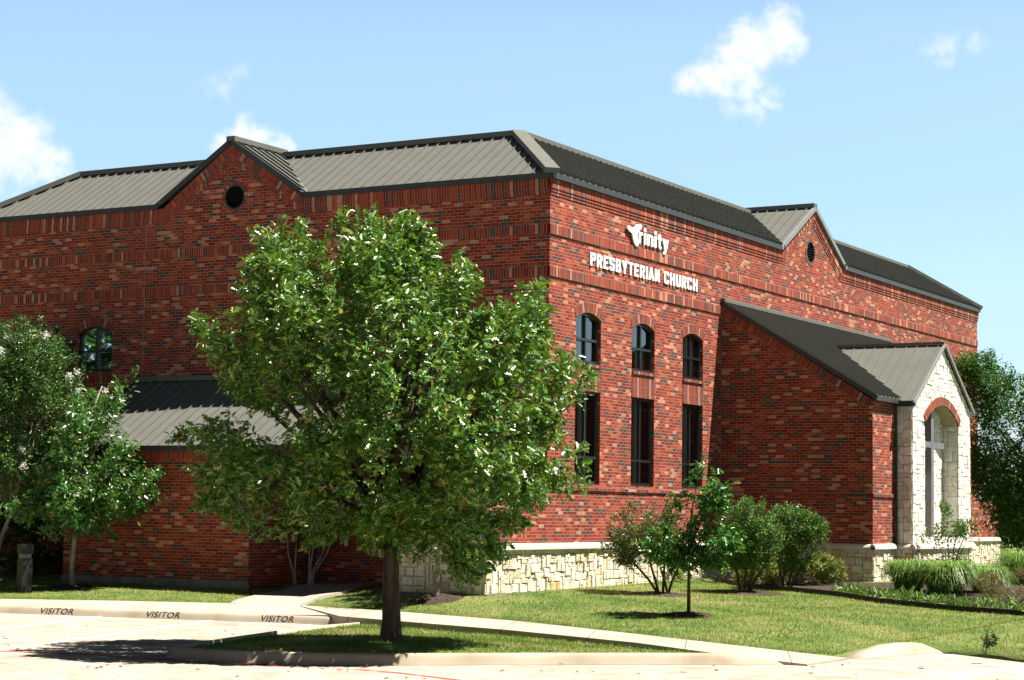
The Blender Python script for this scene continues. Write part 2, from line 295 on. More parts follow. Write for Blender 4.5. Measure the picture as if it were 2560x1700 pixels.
def glass_mat():
    m = bpy.data.materials.new('window_glass'); m.use_nodes = True; t = m.node_tree; t.nodes.remove(t.nodes['Principled BSDF']); o = t.nodes['Material Output']
    gl = add(t, 'ShaderNodeBsdfGlossy'); gl.inputs['Roughness'].default_value = .02; gl.inputs['Color'].default_value = (.75, .84, .88, 1)
    tr = add(t, 'ShaderNodeBsdfTransparent'); tr.inputs[0].default_value = (.72, .74, .73, 1)
    lw = add(t, 'ShaderNodeFresnel'); lw.inputs[0].default_value = 2.3
    ms = add(t, 'ShaderNodeMixShader'); t.links.new(lw.outputs[0], ms.inputs[0]); t.links.new(tr.outputs[0], ms.inputs[1]); t.links.new(gl.outputs[0], ms.inputs[2]); t.links.new(ms.outputs[0], o.inputs[0])
    return m
M['glass'] = glass_mat()
M['curtain'] = mottled('pale_curtain', [(.3, (.55, .53, .46)), (.7, (.76, .73, .65))], 3, .9, stretch=(14, 14, .2))

# ------------------------------------------------------------------ ground heights
def h_near(p, poly):
    p = np.asarray(p); best = 1e9
    for a, b in zip(poly[:-1], poly[1:]):
        a = np.array(a); b = np.array(b); t = np.clip(((p-a)@(b-a))/((b-a)@(b-a)), 0, 1); best = min(best, np.linalg.norm(p-a-t*(b-a)))
    return best
FRONT = [(-9.5, 17.5, .2), (-7.6, 12.2, .2), (-6.15, 9.03, .2), (-5.04, 6.88, .2), (-4.3, 4.75, .2), (-4.15, 3.2, .19), (-4.4, .66, .17), (-5.46, -2.52, .16), (-7.06, -5.62, .145), (-7.95, -7.9, .09), (-7.9, -9.15, .03), (-7.2, -9.28, .09), (-6.2, -9.52, .15), (-5.6, -9.85, .12), (-5.72, -10.35, .05), (-6.8, -11.8, .05), (-8.2, -14.3, .05), (-12, -21, .05)]
FR2 = [(a, b) for a, b, c in FRONT]
BASE = [(0, 17), (-2.4, 10.9), (-2.4, 5.7), (0, 5.7), (0, 2.2), (-2.4, 2.2), (-2.4, 0), (8.7, 0), (8.7, -3.9), (16.4, -4.3), (32, 0), (40, 0)]
def hB(x, y):
    if x < -1.5 and y > 3: return .40
    return min(.47+.011*(x+2.4), .58)
def height(x, y, hf=None):
    dw = h_near((x, y), FR2); db = h_near((x, y), BASE)
    if hf is None:
        k = min(range(len(FR2)), key=lambda i: (FR2[i][0]-x)**2+(FR2[i][1]-y)**2); hf = FRONT[k][2]
    return hf+(hB(x, y)-hf)*dw/(dw+db+1e-6)
def inpoly(P, poly):
    x, y = P[:, 0], P[:, 1]; c = np.zeros(len(P), bool); n = len(poly)
    for i in range(n):
        x0, y0 = poly[i][:2]; x1, y1 = poly[i-1][:2]
        k = ((y0 > y) != (y1 > y)) & (x < (x1-x0)*(y-y0)/((y1-y0) if y1 != y0 else 1e-9)+x0); c ^= k
    return c

# ------------------------------------------------------------------ setting
b = MB(); b.poly([(-900, -900, -.06), (900, -900, -.06), (900, 900, -.06), (-900, 900, -.06)]); tag(b.build('ground', M['turf']), kind='structure')
b = MB(); b.poly([(-120, -120, 0), (-5.0, -120, 0), (-5.0, 60, 0), (-120, 60, 0)]); tag(b.build('road', M['concrete']), kind='structure')
# lawn terrain from the front edge back past the building
def resample(pts, step):
    out = []
    for a, c in zip(pts[:-1], pts[1:]):
        a = np.array(a); c = np.array(c); n = max(1, int(np.ceil(np.linalg.norm(c[:2]-a[:2])/step)))
        for i in range(n): out.append(a+(c-a)*i/n)
    out.append(np.array(pts[-1])); return out
fr = resample(FRONT, .7); b = MB(); rows = []
ts = np.concatenate([np.linspace(0, .09, 10), np.linspace(.11, .4, 14), np.linspace(.5, 1, 4)])
for p in fr:
    q = np.array([70, 2.2*p[1]+8]); col = []
    for t in ts:
        xy = p[:2]+(q-p[:2])*t; col.append((xy[0], xy[1], height(xy[0], xy[1], p[2]) if t > 0 else p[2]))
    rows.append(col)
for i in range(len(rows)-1):
    for k in range(len(ts)-1): b.poly([rows[i][k], rows[i+1][k], rows[i+1][k+1], rows[i][k+1]])
    a, c = rows[i][0], rows[i+1][0]; b.poly([(a[0], a[1], -.05), (c[0], c[1], -.05), c, a])
LAWN = tag(b.build('lawn', M['turf'], merge=True, smooth=True), kind='structure')
from mathutils.bvhtree import BVHTree
_dg = None
_bv = BVHTree.FromPolygons([v.co[:] for v in LAWN.data.vertices], [p.vertices[:] for p in LAWN.data.polygons])
def gz(x, y):
    r = _bv.ray_cast(Vector((x, y, 5)), Vector((0, 0, -1)))
    return r[0].z if r[0] is not None else .1
# paths
def slab(b, up, lo, thick=.16):
    for i in range(len(up)-1):
        a, c, d, e = up[i], up[i+1], lo[i+1], lo[i]
        b.poly([e, d, c, a])
        b.poly([(e[0], e[1], e[2]-thick), (d[0], d[1], d[2]-thick), d, e]); b.poly([a, c, (c[0], c[1], c[2]-thick), (a[0], a[1], a[2]-thick)])
    for a, e in ((up[0], lo[0]), (up[-1], lo[-1])): b.poly([a, e, (e[0], e[1], e[2]-thick), (a[0], a[1], a[2]-thick)])
b = MB()
up = [(-4.12, 3.2, .215), (-4.4, .66, .195), (-5.46, -2.52, .185), (-7.06, -5.62, .165), (-7.9, -7.9, .11), (-8.0, -9.45, .03)]
lo = [(-6.5, .55, .195), (-6.95, -.75, .195), (-7.85, -3.7, .185), (-8.95, -6.5, .165), (-9.6, -8.3, .10), (-9.5, -9.4, .025)]
slab(b, up, lo)
tag(b.build('path', M['walk']), kind='structure')
b = MB()
up = [(-9.6, 17.5, .20), (-7.6, 12.2, .20), (-6.15, 9.03, .20), (-5.04, 6.88, .20), (-4.28, 4.75, .205), (-4.16, 3.9, .205), (-4.12, 3.2, .205)]
lo = [(-10.2, 17.5, .135), (-8.0, 12.0, .135), (-7.2, 8.6, .135), (-6.80, 6.4, .135), (-6.36, 4.2, .138), (-6.0, 2.2, .14), (-5.9, .75, .18)]
slab(b, up, lo)
tag(b.build('pavement', M['walk']), kind='structure')
b = MB(); e1 = resample([(-4.45, 4.75, 0), (-2.4, 5.05, 0), (-.02, 5.5, 0)], .45); e0 = resample([(-4.5, 2.95, 0), (-2.3, 3.62, 0), (-.02, 4.0, 0)], .45); n = min(len(e1), len(e0))
e1 = [e1[int(round(i*(len(e1)-1)/(n-1)))] for i in range(n)]; e0 = [e0[int(round(i*(len(e0)-1)/(n-1)))] for i in range(n)]
slab(b, [(p[0], p[1], max(gz(p[0], p[1]), gz(q[0], q[1]))+.03) for p, q in zip(e1, e0)], [(p[0], p[1], max(gz(p[0], p[1]), gz(q[0], q[1]))+.03) for q, p in zip(e1, e0)])
tag(b.build('entrance_path', M['walk']), kind='structure')
# kerbs: rounded face profile swept along a line
def kerb(name, pts, hgt, side, w=.16, rise=None):
    prof = [(0, 0), (.03, .35), (.055, .72), (.09, .95), (.13, 1), (w, 1), (w+.01, -.3)]
    b = MB(); P = [np.array(p[:2], float) for p in pts]; rings = []
    for i, p in enumerate(P):
        d0 = P[min(i+1, len(P)-1)]-P[max(i-1, 0)]; d0 /= np.linalg.norm(d0); n = np.array([-d0[1], d0[0]])*side
        hh = hgt*(pts[i][2] if len(pts[i]) > 2 else 1)
        rings.append([(p[0]+n[0]*u, p[1]+n[1]*u, max(v, 0)*hh+(.004 if v >= 0 else -.05)) for u, v in prof])
    for i in range(len(rings)-1):
        for k in range(len(prof)-1): b.poly([rings[i][k], rings[i+1][k], rings[i+1][k+1], rings[i][k+1]])
    for r in (rings[0], rings[-1]): b.poly(r)
    return tag(b.build(name, M['kerb'], smooth=True), kind='structure')
KA, KB = np.array([-7.3, 8.2]), np.array([-6.2, 2.4]); KD = (KB-KA)/np.linalg.norm(KB-KA)
kerb('parking_kerb', [tuple(KA-KD*9)]+[tuple(KA+KD*t) for t in (0, 1.5, 3, 4.5, 6.5)]+[(-6.12, 1.25), (-6.25, .8, .9), (-6.45, .55, .6)], .135, 1)
isl = [(-6.62, .16, .75), (-9.0, -.33), (-11.9, -1.08), (-13.4, -1.5), (-14.0, -1.72), (-14.27, -2.1), (-14.2, -2.9), (-13.86, -4.05), (-13.3, -4.85), (-12.37, -5.83), (-11.6, -6.65), (-10.85, -7.49), (-10.2, -8.3), (-9.85, -8.75, .75), (-9.6, -9.0, .4), (-9.45, -9.22, .05)]
kerb('island_kerb', isl, .15, 1, .17)
kerb('ramp_kerb', [(-7.75, -9.5, .05), (-7.2, -9.62, .55), (-6.75, -9.75, .95), (-6.25, -9.85, 1.05), (-5.95, -9.95, .95), (-5.75, -10.15, .2)], .16, 1, .34)
# island turf
b = MB(); ip = []
P = [np.array(p[:2]) for p in isl]
for i, p in enumerate(P):
    d0 = P[min(i+1, len(P)-1)]-P[max(i-1, 0)]; d0 /= np.linalg.norm(d0); ip.append(p+np.array([-d0[1], d0[0]])*.17)
ip = ip[:-2]+[np.array(q[:2]) for q in [(-9.55, -8.5), (-8.95, -6.5), (-7.85, -3.7), (-6.95, -.75)]]
def hi(x, y): return .085+.11*math.exp(-((x+11.4)**2+(y+3.8)**2)/3.2)
cen = np.array([-11.3, -3.8])
for i in range(len(ip)):
    a, c = ip[i-1], ip[i]; R = 7
    for k in range(R):
        t0, t1 = k/R, (k+1)/R; q = [cen+(a-cen)*t0, cen+(a-cen)*t1, cen+(c-cen)*t1, cen+(c-cen)*t0]
        if k == 0: q = q[1:]
        b.poly([(*u, hi(*u)) for u in q])
tag(b.build('island_lawn', M['turf'], merge=True, smooth=True), kind='structure')
# markings
def strip(b, pts, w, z, m=0):
    for a, c in zip(pts[:-1], pts[1:]):
        a = np.array(a, float); c = np.array(c, float); d = c-a; d /= np.linalg.norm(d); n = np.array([-d[1], d[0]])*w/2
        b.poly([(*(a-n), z), (*(c-n), z), (*(c+n), z), (*(a+n), z)], None, m)
b = MB(); strip(b, [(-18, 1.95), (-10.86, 4.42), (-6.85, 5.78)], .10, .0018); strip(b, [(-22, -1.35), (-14.41, .97), (-6.5, 3.43)], .10, .0018); strip(b, [(-14, 5.5), (-7.35, 7.8)], .10, .0018)
strip(b, [(-9.3, -9.5), (-9.1, -10.6), (-9.6, -12.5)], .09, .0018); strip(b, [(-8.0, -9.75), (-7.5, -11.4), (-8.2, -14)], .09, .0018)
tag(b.build('parking_stripes', M['white_paint']), kind='structure')
b = MB(); strip(b, [(-17, 6), (-14.64, .74), (-14.31, -.4), (-14.36, -1.9)], .13, .0022); strip(b, [(-14.36, -1.9), (-14.33, -2.6), (-14.22, -3.6), (-13.98, -4.35)], .27, .0022); strip(b, [(-13.98, -4.35), (-14.18, -5.72), (-14.6, -6.82), (-15.2, -8.2)], .12, .0022)
tag(b.build('red_kerb_stripe', M['red_paint']), kind='structure')

def textmesh(name, s, parent, m, o, ax, ay, width=None, height=None, depth=.02, bold=.0, warp=None):
    """text laid on a plane: o = lower-left corner, ax along the line, ay up the letters"""
    cu = bpy.data.curves.new(name, 'FONT'); cu.body = s; cu.space_character = 1.0+bold*3.2; cu.extrude = 0; cu.offset = bold; cu.resolution_u = 3; cu.fill_mode = 'FRONT'
    tmp = bpy.data.objects.new(name, cu); C.objects.link(tmp); bpy.context.view_layer.update()
    me0 = bpy.data.meshes.new_from_object(tmp.evaluated_get(bpy.context.evaluated_depsgraph_get())); bpy.data.objects.remove(tmp)
    bm = bmesh.new(); bm.from_mesh(me0); bmesh.ops.remove_doubles(bm, verts=bm.verts, dist=1e-5)
    co = np.array([v.co[:] for v in bm.verts]); lo_, hi_ = co.min(0), co.max(0)
    kx = width/(hi_[0]-lo_[0]) if width else 1; ky = height/(hi_[1]-lo_[1]) if height else kx
    o, ax, ay = [np.array(t, float) for t in (o, ax, ay)]; ax /= np.linalg.norm(ax); ay /= np.linalg.norm(ay); nz_ = np.cross(ax, ay)
    if depth:
        r = bmesh.ops.extrude_face_region(bm, geom=bm.faces[:])
        for v in r['geom']:
            if isinstance(v, bmesh.types.BMVert): v.co.z += 1
    if warp:
        for k in range(1, 9):
            y_ = lo_[1]+(hi_[1]-lo_[1])*k/9
            bmesh.ops.bisect_plane(bm, geom=bm.verts[:]+bm.edges[:]+bm.faces[:], plane_co=(0, y_, 0), plane_no=(0, 1, 0))
    for v in bm.verts:
        if warp: v.co = warp((v.co.x-lo_[0])*kx, (v.co.y-lo_[1])*ky); continue
        p = o+ax*(v.co.x-lo_[0])*kx+ay*(v.co.y-lo_[1])*ky+nz_*v.co.z*depth; v.co = p
    bmesh.ops.recalc_face_normals(bm, faces=bm.faces)
    me = bpy.data.meshes.new(name); bm.to_mesh(me); bm.free(); me.materials.append(m)
    ob = bpy.data.objects.new(name, me); C.objects.link(ob)
    if parent: ob.parent = parent
    return ob
KN = np.array([KD[1], -KD[0]])  # from kerb toward road
ks = 1 if (KN @ np.array([-1, 0])) > 0 else -1; KN = KN*ks
for y0, y1 in ((7.107, 6.37), (4.862, 4.146), (2.53, 1.86)):
    t0 = (y0-KA[1])/KD[1]; t1 = (y1-KA[1])/KD[1]; p = KA+KD*t0
    def onkerb(u, v):
        hz = .012+v; inw = np.interp(hz/.139, [0, .35, .72, .95, 1], [0, .03, .055, .09, .13]); q = p+KD*(u+v*.12)-KN*(inw-.0035)
        return (q[0], q[1], hz+.003)
    o = textmesh('kerb_lettering', 'VISITOR', None, M['black_paint'], (p[0], p[1], .018), (*KD, 0), (0, 0, 1), t1-t0, .112, 0, .016, onkerb)
    tag(o, kind='structure')
o = textmesh('road_lettering', 'FIRE LANE', None, M['white_paint'], (-14.36, -2.22, .0045), (.03, -1, 0), (1, .25, 0), 1.28, .13, 0, .02); tag(o, kind='structure')
o = textmesh('road_lettering', 'NO PARKING', None, M['white_paint'], (-14.17, -3.92, .0045), (.09, -1, 0), (1, .2, 0), 1.0, .09, 0, .02); tag(o, kind='structure')
# ------------------------------------------------------------------ the church
church = tag(empty('church_building', (0, 0, 0)), 'two storey red brick church with grey metal roof and pale stone base', 'church')
def Pl(kind, c):
    return (lambda s, z, d=0: (s, c-d, z)) if kind == 'R' else (lambda s, z, d=0: (c-d, s, z))
PR, PL_ = Pl('R', 0), Pl('L', 0)
def arch_pts(x0, x1, zs, zt, n=10, off=0):
    w = (x1-x0)/2; s = zt-zs; r = (w*w+s*s)/(2*s); cx = (x0+x1)/2; cz = zt-r; a = math.asin(w/r)
    return [(cx-(r+off)*math.sin(t), cz+(r+off)*math.cos(t)) for t in np.linspace(-a, a, n)]   # right to left
def circ(cx, cz, r, n=24): return [(cx+r*math.cos(t), cz+r*math.sin(t)) for t in np.arange(n)*2*math.pi/n]
def hole(w): return [(w['x0'], w['z0']), (w['x1'], w['z0'])]+arch_pts(w['x0'], w['x1'], w['zs'], w['z1']) if 'zs' in w else [(w['x0'], w['z0']), (w['x1'], w['z0']), (w['x1'], w['z1']), (w['x0'], w['z1'])]
WR = []
for x0, x1 in ((1.19, 2.34), (3.84, 5.0), (6.5, 7.65)):
    WR.append(dict(x0=x0, x1=x1, z0=5.24, zs=6.20, z1=6.345, kind='up')); WR.append(dict(x0=x0, x1=x1, z0=2.68, z1=4.655, kind='low'))
WL = [dict(x0=11.73, x1=12.79, z0=5.23, zs=6.13, z1=6.32, kind='up'), dict(x0=1.2, x1=2.26, z0=5.23, zs=6.13, z1=6.32, kind='up')]
ZE = 8.985; GR = (12.51, 16.98, 14.745, 10.36); GL = (6.26, 10.28, 8.31, 10.36); LX, LY = 29.8, 16.4
b = MB()
VR = (14.6, 9.19, .30); VL = (8.21, 9.135, .285)
b.tess([(0, .2), (LX, .2), (LX, ZE), (GR[1], ZE), (GR[2], GR[3]), (GR[0], ZE), (0, ZE)], [hole(w) for w in WR]+[circ(*VR)], PR)
b.tess([(LY, .2), (0, .2), (0, ZE), (GL[0], ZE), (GL[2], GL[3]), (GL[1], ZE), (LY, ZE)], [hole(w) for w in WL]+[circ(*VL)], PL_)
b.poly([(LX, 0, .2), (LX, LY, .2), (LX, LY, ZE), (LX, 0, ZE)]); b.poly([(LX, LY, .2), (0, LY, .2), (0, LY, ZE), (LX, LY, ZE)])
for ws, P_ in ((WR, PR), (WL, PL_)):
    for w in ws:
        h = hole(w)
        for i in range(len(h)):
            a, c = h[i-1], h[i]; b.poly([P_(*a), P_(*c), P_(*c, -.14), P_(*a, -.14)])
b.build('wall', M['brick'], church)
def offset_line(pts, t):
    """polyline moved down by t (perpendicular), mitred"""
    P = [np.array(p, float) for p in pts]; L = []
    for a, c in zip(P[:-1], P[1:]):
        d = (c-a)/np.linalg.norm(c-a); n = np.array([d[1], -d[0]]); n = n if n[1] < 0 else -n; L.append((a+n*t, d))
    out = [L[0][0]]
    for (p, d), (q, e) in zip(L[:-1], L[1:]):
        den = d[0]*e[1]-d[1]*e[0]
        out.append(q if abs(den) < 1e-6 else p+d*(((q-p)[0]*e[1]-(q-p)[1]*e[0])/den))
    P2 = P[-1]-P[-2]; out.append(L[-1][0]+P2); return out
def band(b, P_, pts, t0, t1, d, sold=True, m=0):
    """brick course between offsets t0 and t1 below the line pts, standing d proud"""
    A, B_ = offset_line(pts, t0) if t0 else [np.array(p) for p in pts], offset_line(pts, t1); u = 0
    for i in range(len(pts)-1):
        a0, a1, b0, b1 = A[i], A[i+1], B_[i], B_[i+1]; l = np.linalg.norm(a1-a0)
        s0 = (b0-a0)@((a1-a0)/l); s1 = l+(b1-a1)@((a1-a0)/l); T = t1-t0
        uv = [(0.001, u+s0), (.001, u+s1), (.202, u+l), (.202, u)] if sold else [(u+s0, 0), (u+s1, 0), (u+l, T), (u, T)]
        b.poly([P_(*b0, d), P_(*b1, d), P_(*a1, d), P_(*a0, d)], uv, m)
        b.poly([P_(*b0, -.02), P_(*b1, -.02), P_(*b1, d), P_(*b0, d)], [(0, u), (0, u+l), (.06, u+l), (.06, u)], m)
        b.poly([P_(*a1, -.02), P_(*a0, -.02), P_(*a0, d), P_(*a1, d)], [(0, u), (0, u+l), (.06, u+l), (.06, u)], m); u += l
    for e in (0, -1): b.poly([P_(*A[e], -.02), P_(*B_[e], -.02), P_(*B_[e], d), P_(*A[e], d)], [(0, 0), (.2, 0), (.2, .03), (0, .03)], m)
eR = [(-.045, ZE), (GR[0], ZE), (GR[2], GR[3]-.005), (GR[1], ZE), (LX+.04, ZE)]
eL = [(0, ZE), (GL[0], ZE), (GL[2], GL[3]-.005), (GL[1], ZE), (LY, ZE)]
b = MB()
for P_, e in ((PR, eR), (PL_, eL)):
    band(b, P_, e, 0, .203, .045); e2 = [(max(p[0], 0) if i == 0 else p[0], p[1]) for i, p in enumerate(e)]
    band(b, P_, e2, .205, .272, .028, True); band(b, P_, e2, .274, .341, .014, True)
b.build('cornice_band', M['soldier'], church)
for z0, x1 in ((7.826, LX), (6.946, 8.75)):
    b = MB(); band(b, PR, [(-.028, z0+.205), (x1, z0+.205)], 0, .205, .028); band(b, PL_, [(0, z0+.205), (LY, z0+.205)], 0, .205, .028)
    b.build('soldier_band', M['soldier'], church)
# window sill course with its drip
b = MB(); band(b, PR, [(-2.43, 2.615), (8.75, 2.615)], 0, .07, .035, False); band(b, Pl('L', -2.4), [(0, 2.615), (2.25, 2.615)], 0, .07, .035, False)
band(b, Pl('L', 8.75), [(0, 2.615), (-3.845, 2.615)][::-1], 0, .07, .03, False); band(b, Pl('R', -3.845), [(8.72, 2.615), (10.29, 2.615)], 0, .07, .03, False)
b.build('sill_course', M['soldier'], church)
# windows
def window(w, P_, i, shade):
    fr = MB(); x0, x1, z0, z1 = w['x0'], w['x1'], w['z0'], w['z1']; d0, d1 = -.13, -.07
    def bar(a, c, e, g, dd=0): # rectangle bar in wall coordinates
        p = [P_(a, e, d0), P_(c, e, d0), P_(c, e, d1+dd), P_(a, e, d1+dd), P_(a, g, d0), P_(c, g, d0), P_(c, g, d1+dd), P_(a, g, d1+dd)]
        for q in ((0, 1, 2, 3), (4, 7, 6, 5), (0, 4, 5, 1), (1, 5, 6, 2), (2, 6, 7, 3), (3, 7, 4, 0)): fr.poly([p[k] for k in q])
    zs = w.get('zs', z1); t = .055
    bar(x0, x0+t, z0, zs); bar(x1-t, x1, z0, zs); bar(x0+t, x1-t, z0, z0+.075); xm = (x0+x1)/2; zm = z0+(zs-z0)*.52+.02 if w['kind'] == 'up' else 3.25
    bar(xm-.032, xm+.032, z0+.075, z1-.03, .002); bar(x0+t, x1-t, zm-.028, zm+.028, .012)
    if 'zs' in w:
        A = arch_pts(x0, x1, zs, z1); B_ = arch_pts(x0, x1, zs, z1, off=-.06)
        for k in range(len(A)-1):
            q = [A[k], A[k+1], B_[k+1], B_[k]]; fr.poly([P_(*u, d1) for u in q]); fr.poly([P_(*B_[k], d0), P_(*B_[k+1], d0), P_(*B_[k+1], d1), P_(*B_[k], d1)])
    else: bar(x0+t, x1-t, z1-t, z1)
    f = fr.build('window', M['frame'], church)
    g = MB(); h = hole(w); g.poly([P_(*q, -.115) for q in h]); g.build('pane', M['glass'], f)
    # curtains hanging behind the glass and the dark room behind them
    c = MB(); n = 44
    for lo_, hi_ in shade:
        a0, a1 = x0+(x1-x0)*lo_, x0+(x1-x0)*hi_; pts = [(a0+(a1-a0)*k/n, -.27+.025*math.sin(k*1.5+i)) for k in range(n+1)]
        for u, v in zip(pts[:-1], pts[1:]): c.poly([P_(u[0], z0-.05, u[1]), P_(v[0], z0-.05, v[1]), P_(v[0], z1+.05, v[1]), P_(u[0], z1+.05, u[1])])
    c.build('curtain', M['curtain'], f, smooth=True)
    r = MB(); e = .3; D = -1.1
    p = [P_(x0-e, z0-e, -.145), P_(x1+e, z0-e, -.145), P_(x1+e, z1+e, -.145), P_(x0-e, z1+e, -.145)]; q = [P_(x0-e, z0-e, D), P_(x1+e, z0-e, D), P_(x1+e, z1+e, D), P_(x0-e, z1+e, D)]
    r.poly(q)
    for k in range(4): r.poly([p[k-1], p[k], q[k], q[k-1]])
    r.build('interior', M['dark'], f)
    # brick dressings
    if w['kind'] == 'up':
        a = MB(); A = arch_pts(x0, x1, zs, z1, 15); B_ = arch_pts(x0, x1, zs, z1, 15, .205); rr = 1.3; u = 0
        for k in range(len(A)-1):
            l = math.dist(A[k], A[k+1])*1.08
            a.poly([P_(*A[k], .012), P_(*A[k+1], .012), P_(*B_[k+1], .012), P_(*B_[k], .012)], [(.001, u), (.001, u+l), (.202, u+l), (.202, u)])
            a.poly([P_(*B_[k], .012), P_(*B_[k+1], .012), P_(*B_[k+1], -.01), P_(*B_[k], -.01)], [(.0, u), (.0, u+l), (.05, u+l), (.05, u)])
            a.poly([P_(*A[k], -.06), P_(*A[k+1], -.06), P_(*A[k+1], .012), P_(*A[k], .012)], [(.0, u), (.0, u+l), (.05, u+l), (.05, u)]); u += l
        for e_ in (0, -1): a.poly([P_(*A[e_], .012), P_(*B_[e_], .012), P_(*B_[e_], -.01), P_(*A[e_], -.01)])
        a.build('brick_arch', M['soldier'], f)
        s = MB(); band(s, P_, [(x0-.005, z0), (x1+.005, z0)], 0, .068, .04, True); s.build('brick_sill', M['soldier'], f)
        s = MB()
        if P_ is PR:
            band(s, P_, [(x0, 5.115), (x1, 5.115)], 0, .205, .008); band(s, P_, [(x0, 4.905), (x1, 4.905)], 0, .185, .008); band(s, P_, [(x0-.01, 4.722), (x1+.01, 4.722)], 0, .066, .02, True)
        else: band(s, P_, [(x0, 5.155), (x1, 5.155)], 0, .203, .008)
        s.build('brick_spandrel', M['soldier'], f)
    return f
for i, w in enumerate(WR): window(w, PR, i, [(0, .42), (.52, 1)] if w['kind'] == 'up' else [(0, .36), (.5, .86)])
for i, w in enumerate(WL): window(w, PL_, i+9, [(0, .45), (.55, 1)])
# round gable vents
for (cx, cz, r), P_ in ((VR, PR), (VL, PL_)):
    v = MB(); o_ = circ(cx, cz, r, 28); i_ = circ(cx, cz, r-.03, 28)
    for k in range(28):
        v.poly([P_(*o_[k-1], .012), P_(*o_[k], .012), P_(*i_[k], .012), P_(*i_[k-1], .012)]); v.poly([P_(*i_[k-1], .012), P_(*i_[k], .012), P_(*i_[k], -.12), P_(*i_[k-1], -.12)])
    v.poly([P_(*q, -.12) for q in o_])
    for k in range(7):
        z = cz-r+.06+k*(2*r-.1)/7; hw = math.sqrt(max(.001, (r-.03)**2-(z+.02-cz)**2))
        v.poly([P_(cx-hw, z, .0), P_(cx+hw, z, .0), P_(cx+hw, z+.05, -.07), P_(cx-hw, z+.05, -.07)])
    vo = v.build('round_vent', M['frame'], church)
    a = MB(); q = circ(cx, cz, r+.068, 28)
    for k in range(28):
        l = 2*math.pi*r/28; a.poly([P_(*o_[k-1], .014), P_(*o_[k], .014), P_(*q[k], .014), P_(*q[k-1], .014)], [(.02, k*l), (.02, k*l+l), (.14, k*l+l), (.14, k*l)])
        a.poly([P_(*q[k-1], .014), P_(*q[k], .014), P_(*q[k], -.01), P_(*q[k-1], -.01)])
    a.build('brick_ring', M['soldier'], vo)

# standing seam roofs
SH, SWD, SP = .045, .010, .285
def roof(b, org, al, upv, poly, start=.14, sp=SP, m=0, sh=SH):
    """poly in (a,b) plane coordinates; al, upv unit vectors; seams run along upv"""
    org, al, upv = [np.array(t, float) for t in (org, al, upv)]; al /= np.linalg.norm(al); upv /= np.linalg.norm(upv); n = np.cross(al, upv); n = n if n[2] > 0 else -n
    b.tess(poly, [], lambda s, z: tuple(org+al*s+upv*z), m)
    lo_, hi_ = min(p[0] for p in poly), max(p[0] for p in poly); a = lo_+start
    while a < hi_:
        ys = []
        for p, q in zip(poly, poly[1:]+poly[:1]):
            if (p[0] > a) != (q[0] > a): ys.append(p[1]+(q[1]-p[1])*(a-p[0])/(q[0]-p[0]))
        ys.sort()
        for y0, y1 in zip(ys[::2], ys[1::2]):
            if y1-y0 > .06: b.obox(org+al*(a-SWD/2)+upv*(y0+.005), al*SWD, upv*(y1-y0-.11), n*sh, m)
        a += sp
def beam(b, a, c, w, t, upn=(0, 0, 1), m=0):
    a = np.array(a, float); c = np.array(c, float); d = c-a; s_ = np.cross(d, upn); s_ /= np.linalg.norm(s_); nn = np.cross(s_, d); nn /= np.linalg.norm(nn)
    b.obox(a-s_*w/2, d, s_*w, nn*t, m)
OV, ZR, RD = .075, 10.36, 1.86; ZT = 9.085
rise = ZR-ZT; run = RD+OV; SL = math.hypot(rise, run)
b = MB(); ga = GL[2]
# left slope: a runs along +y from -OV, b up the slope
yy = lambda y: y+OV
roof(b, (-OV, -OV, ZT), (0, 1, 0), (run, 0, rise), [(0, 0), (yy(GL[0]-.1), 0), (yy(ga), SL), (yy(RD), SL)], .2)
roof(b, (-OV, -OV, ZT), (0, 1, 0), (run, 0, rise), [(yy(GL[1]+.1), 0), (yy(LY+OV), 0), (yy(LY-RD), SL), (yy(ga), SL)], .1)
# right slope: a runs along +x
gr = GR[2]
roof(b, (-OV, -OV, ZT), (1, 0, 0), (0, run, rise), [(0, 0), (OV+GR[0]-.1, 0), (OV+gr, SL), (OV+RD, SL)], .2, SP, 0, .085)
roof(b, (-OV, -OV, ZT), (1, 0, 0), (0, run, rise), [(OV+GR[1]+.1, 0), (OV*2+LX, 0), (OV+LX-RD, SL), (OV+gr, SL)], .1, SP, 0, .085)
# far end slope, back slope and the flat top between them
b.poly([(LX+OV, -OV, ZT), (LX+OV, LY+OV, ZT), (LX-RD, LY-RD, ZR), (LX-RD, RD, ZR)]); b.poly([(-OV, LY+OV, ZT), (RD, LY-RD, ZR), (LX-RD, LY-RD, ZR), (LX+OV, LY+OV, ZT)])
b.poly([(RD, RD, ZR-.03), (LX-RD, RD, ZR-.03), (LX-RD, LY-RD, ZR-.03), (RD, LY-RD, ZR-.03)])
# gable roofs: left face gable ridge along x, right face gable ridge along y
ze = ZT; gz_ = ZR+.09
for half, c0, ax in ((GL[1]-GL[0], GL[2], 'L'), (GR[1]-GR[0], GR[2], 'R')):
    h_ = half/2+.1; r_ = gz_-ze; sl_ = math.hypot(h_, r_)
    for sgn in (-1, 1):
        if ax == 'L': roof(b, (-OV, c0+sgn*h_, ze), (1, 0, 0), (0, -sgn*h_, r_), [(0, 0), (.02, 0), (run+.02, sl_), (0, sl_)], .18)
        else: roof(b, (c0+sgn*h_, -OV, ze), (0, 1, 0), (-sgn*h_, 0, r_), [(0, 0), (.02, 0), (run+.02, sl_), (0, sl_)], .18)
RO = b.build('roof', M['metal_roof'], church)
b = MB(); bR = MB()
def fas(b, a, c, hgt=.105, t=.07): # board below the roof edge from a to c
    beam(b, (a[0], a[1], a[2]-hgt), (c[0], c[1], c[2]-hgt), t, hgt+.012)
o2 = OV-.01
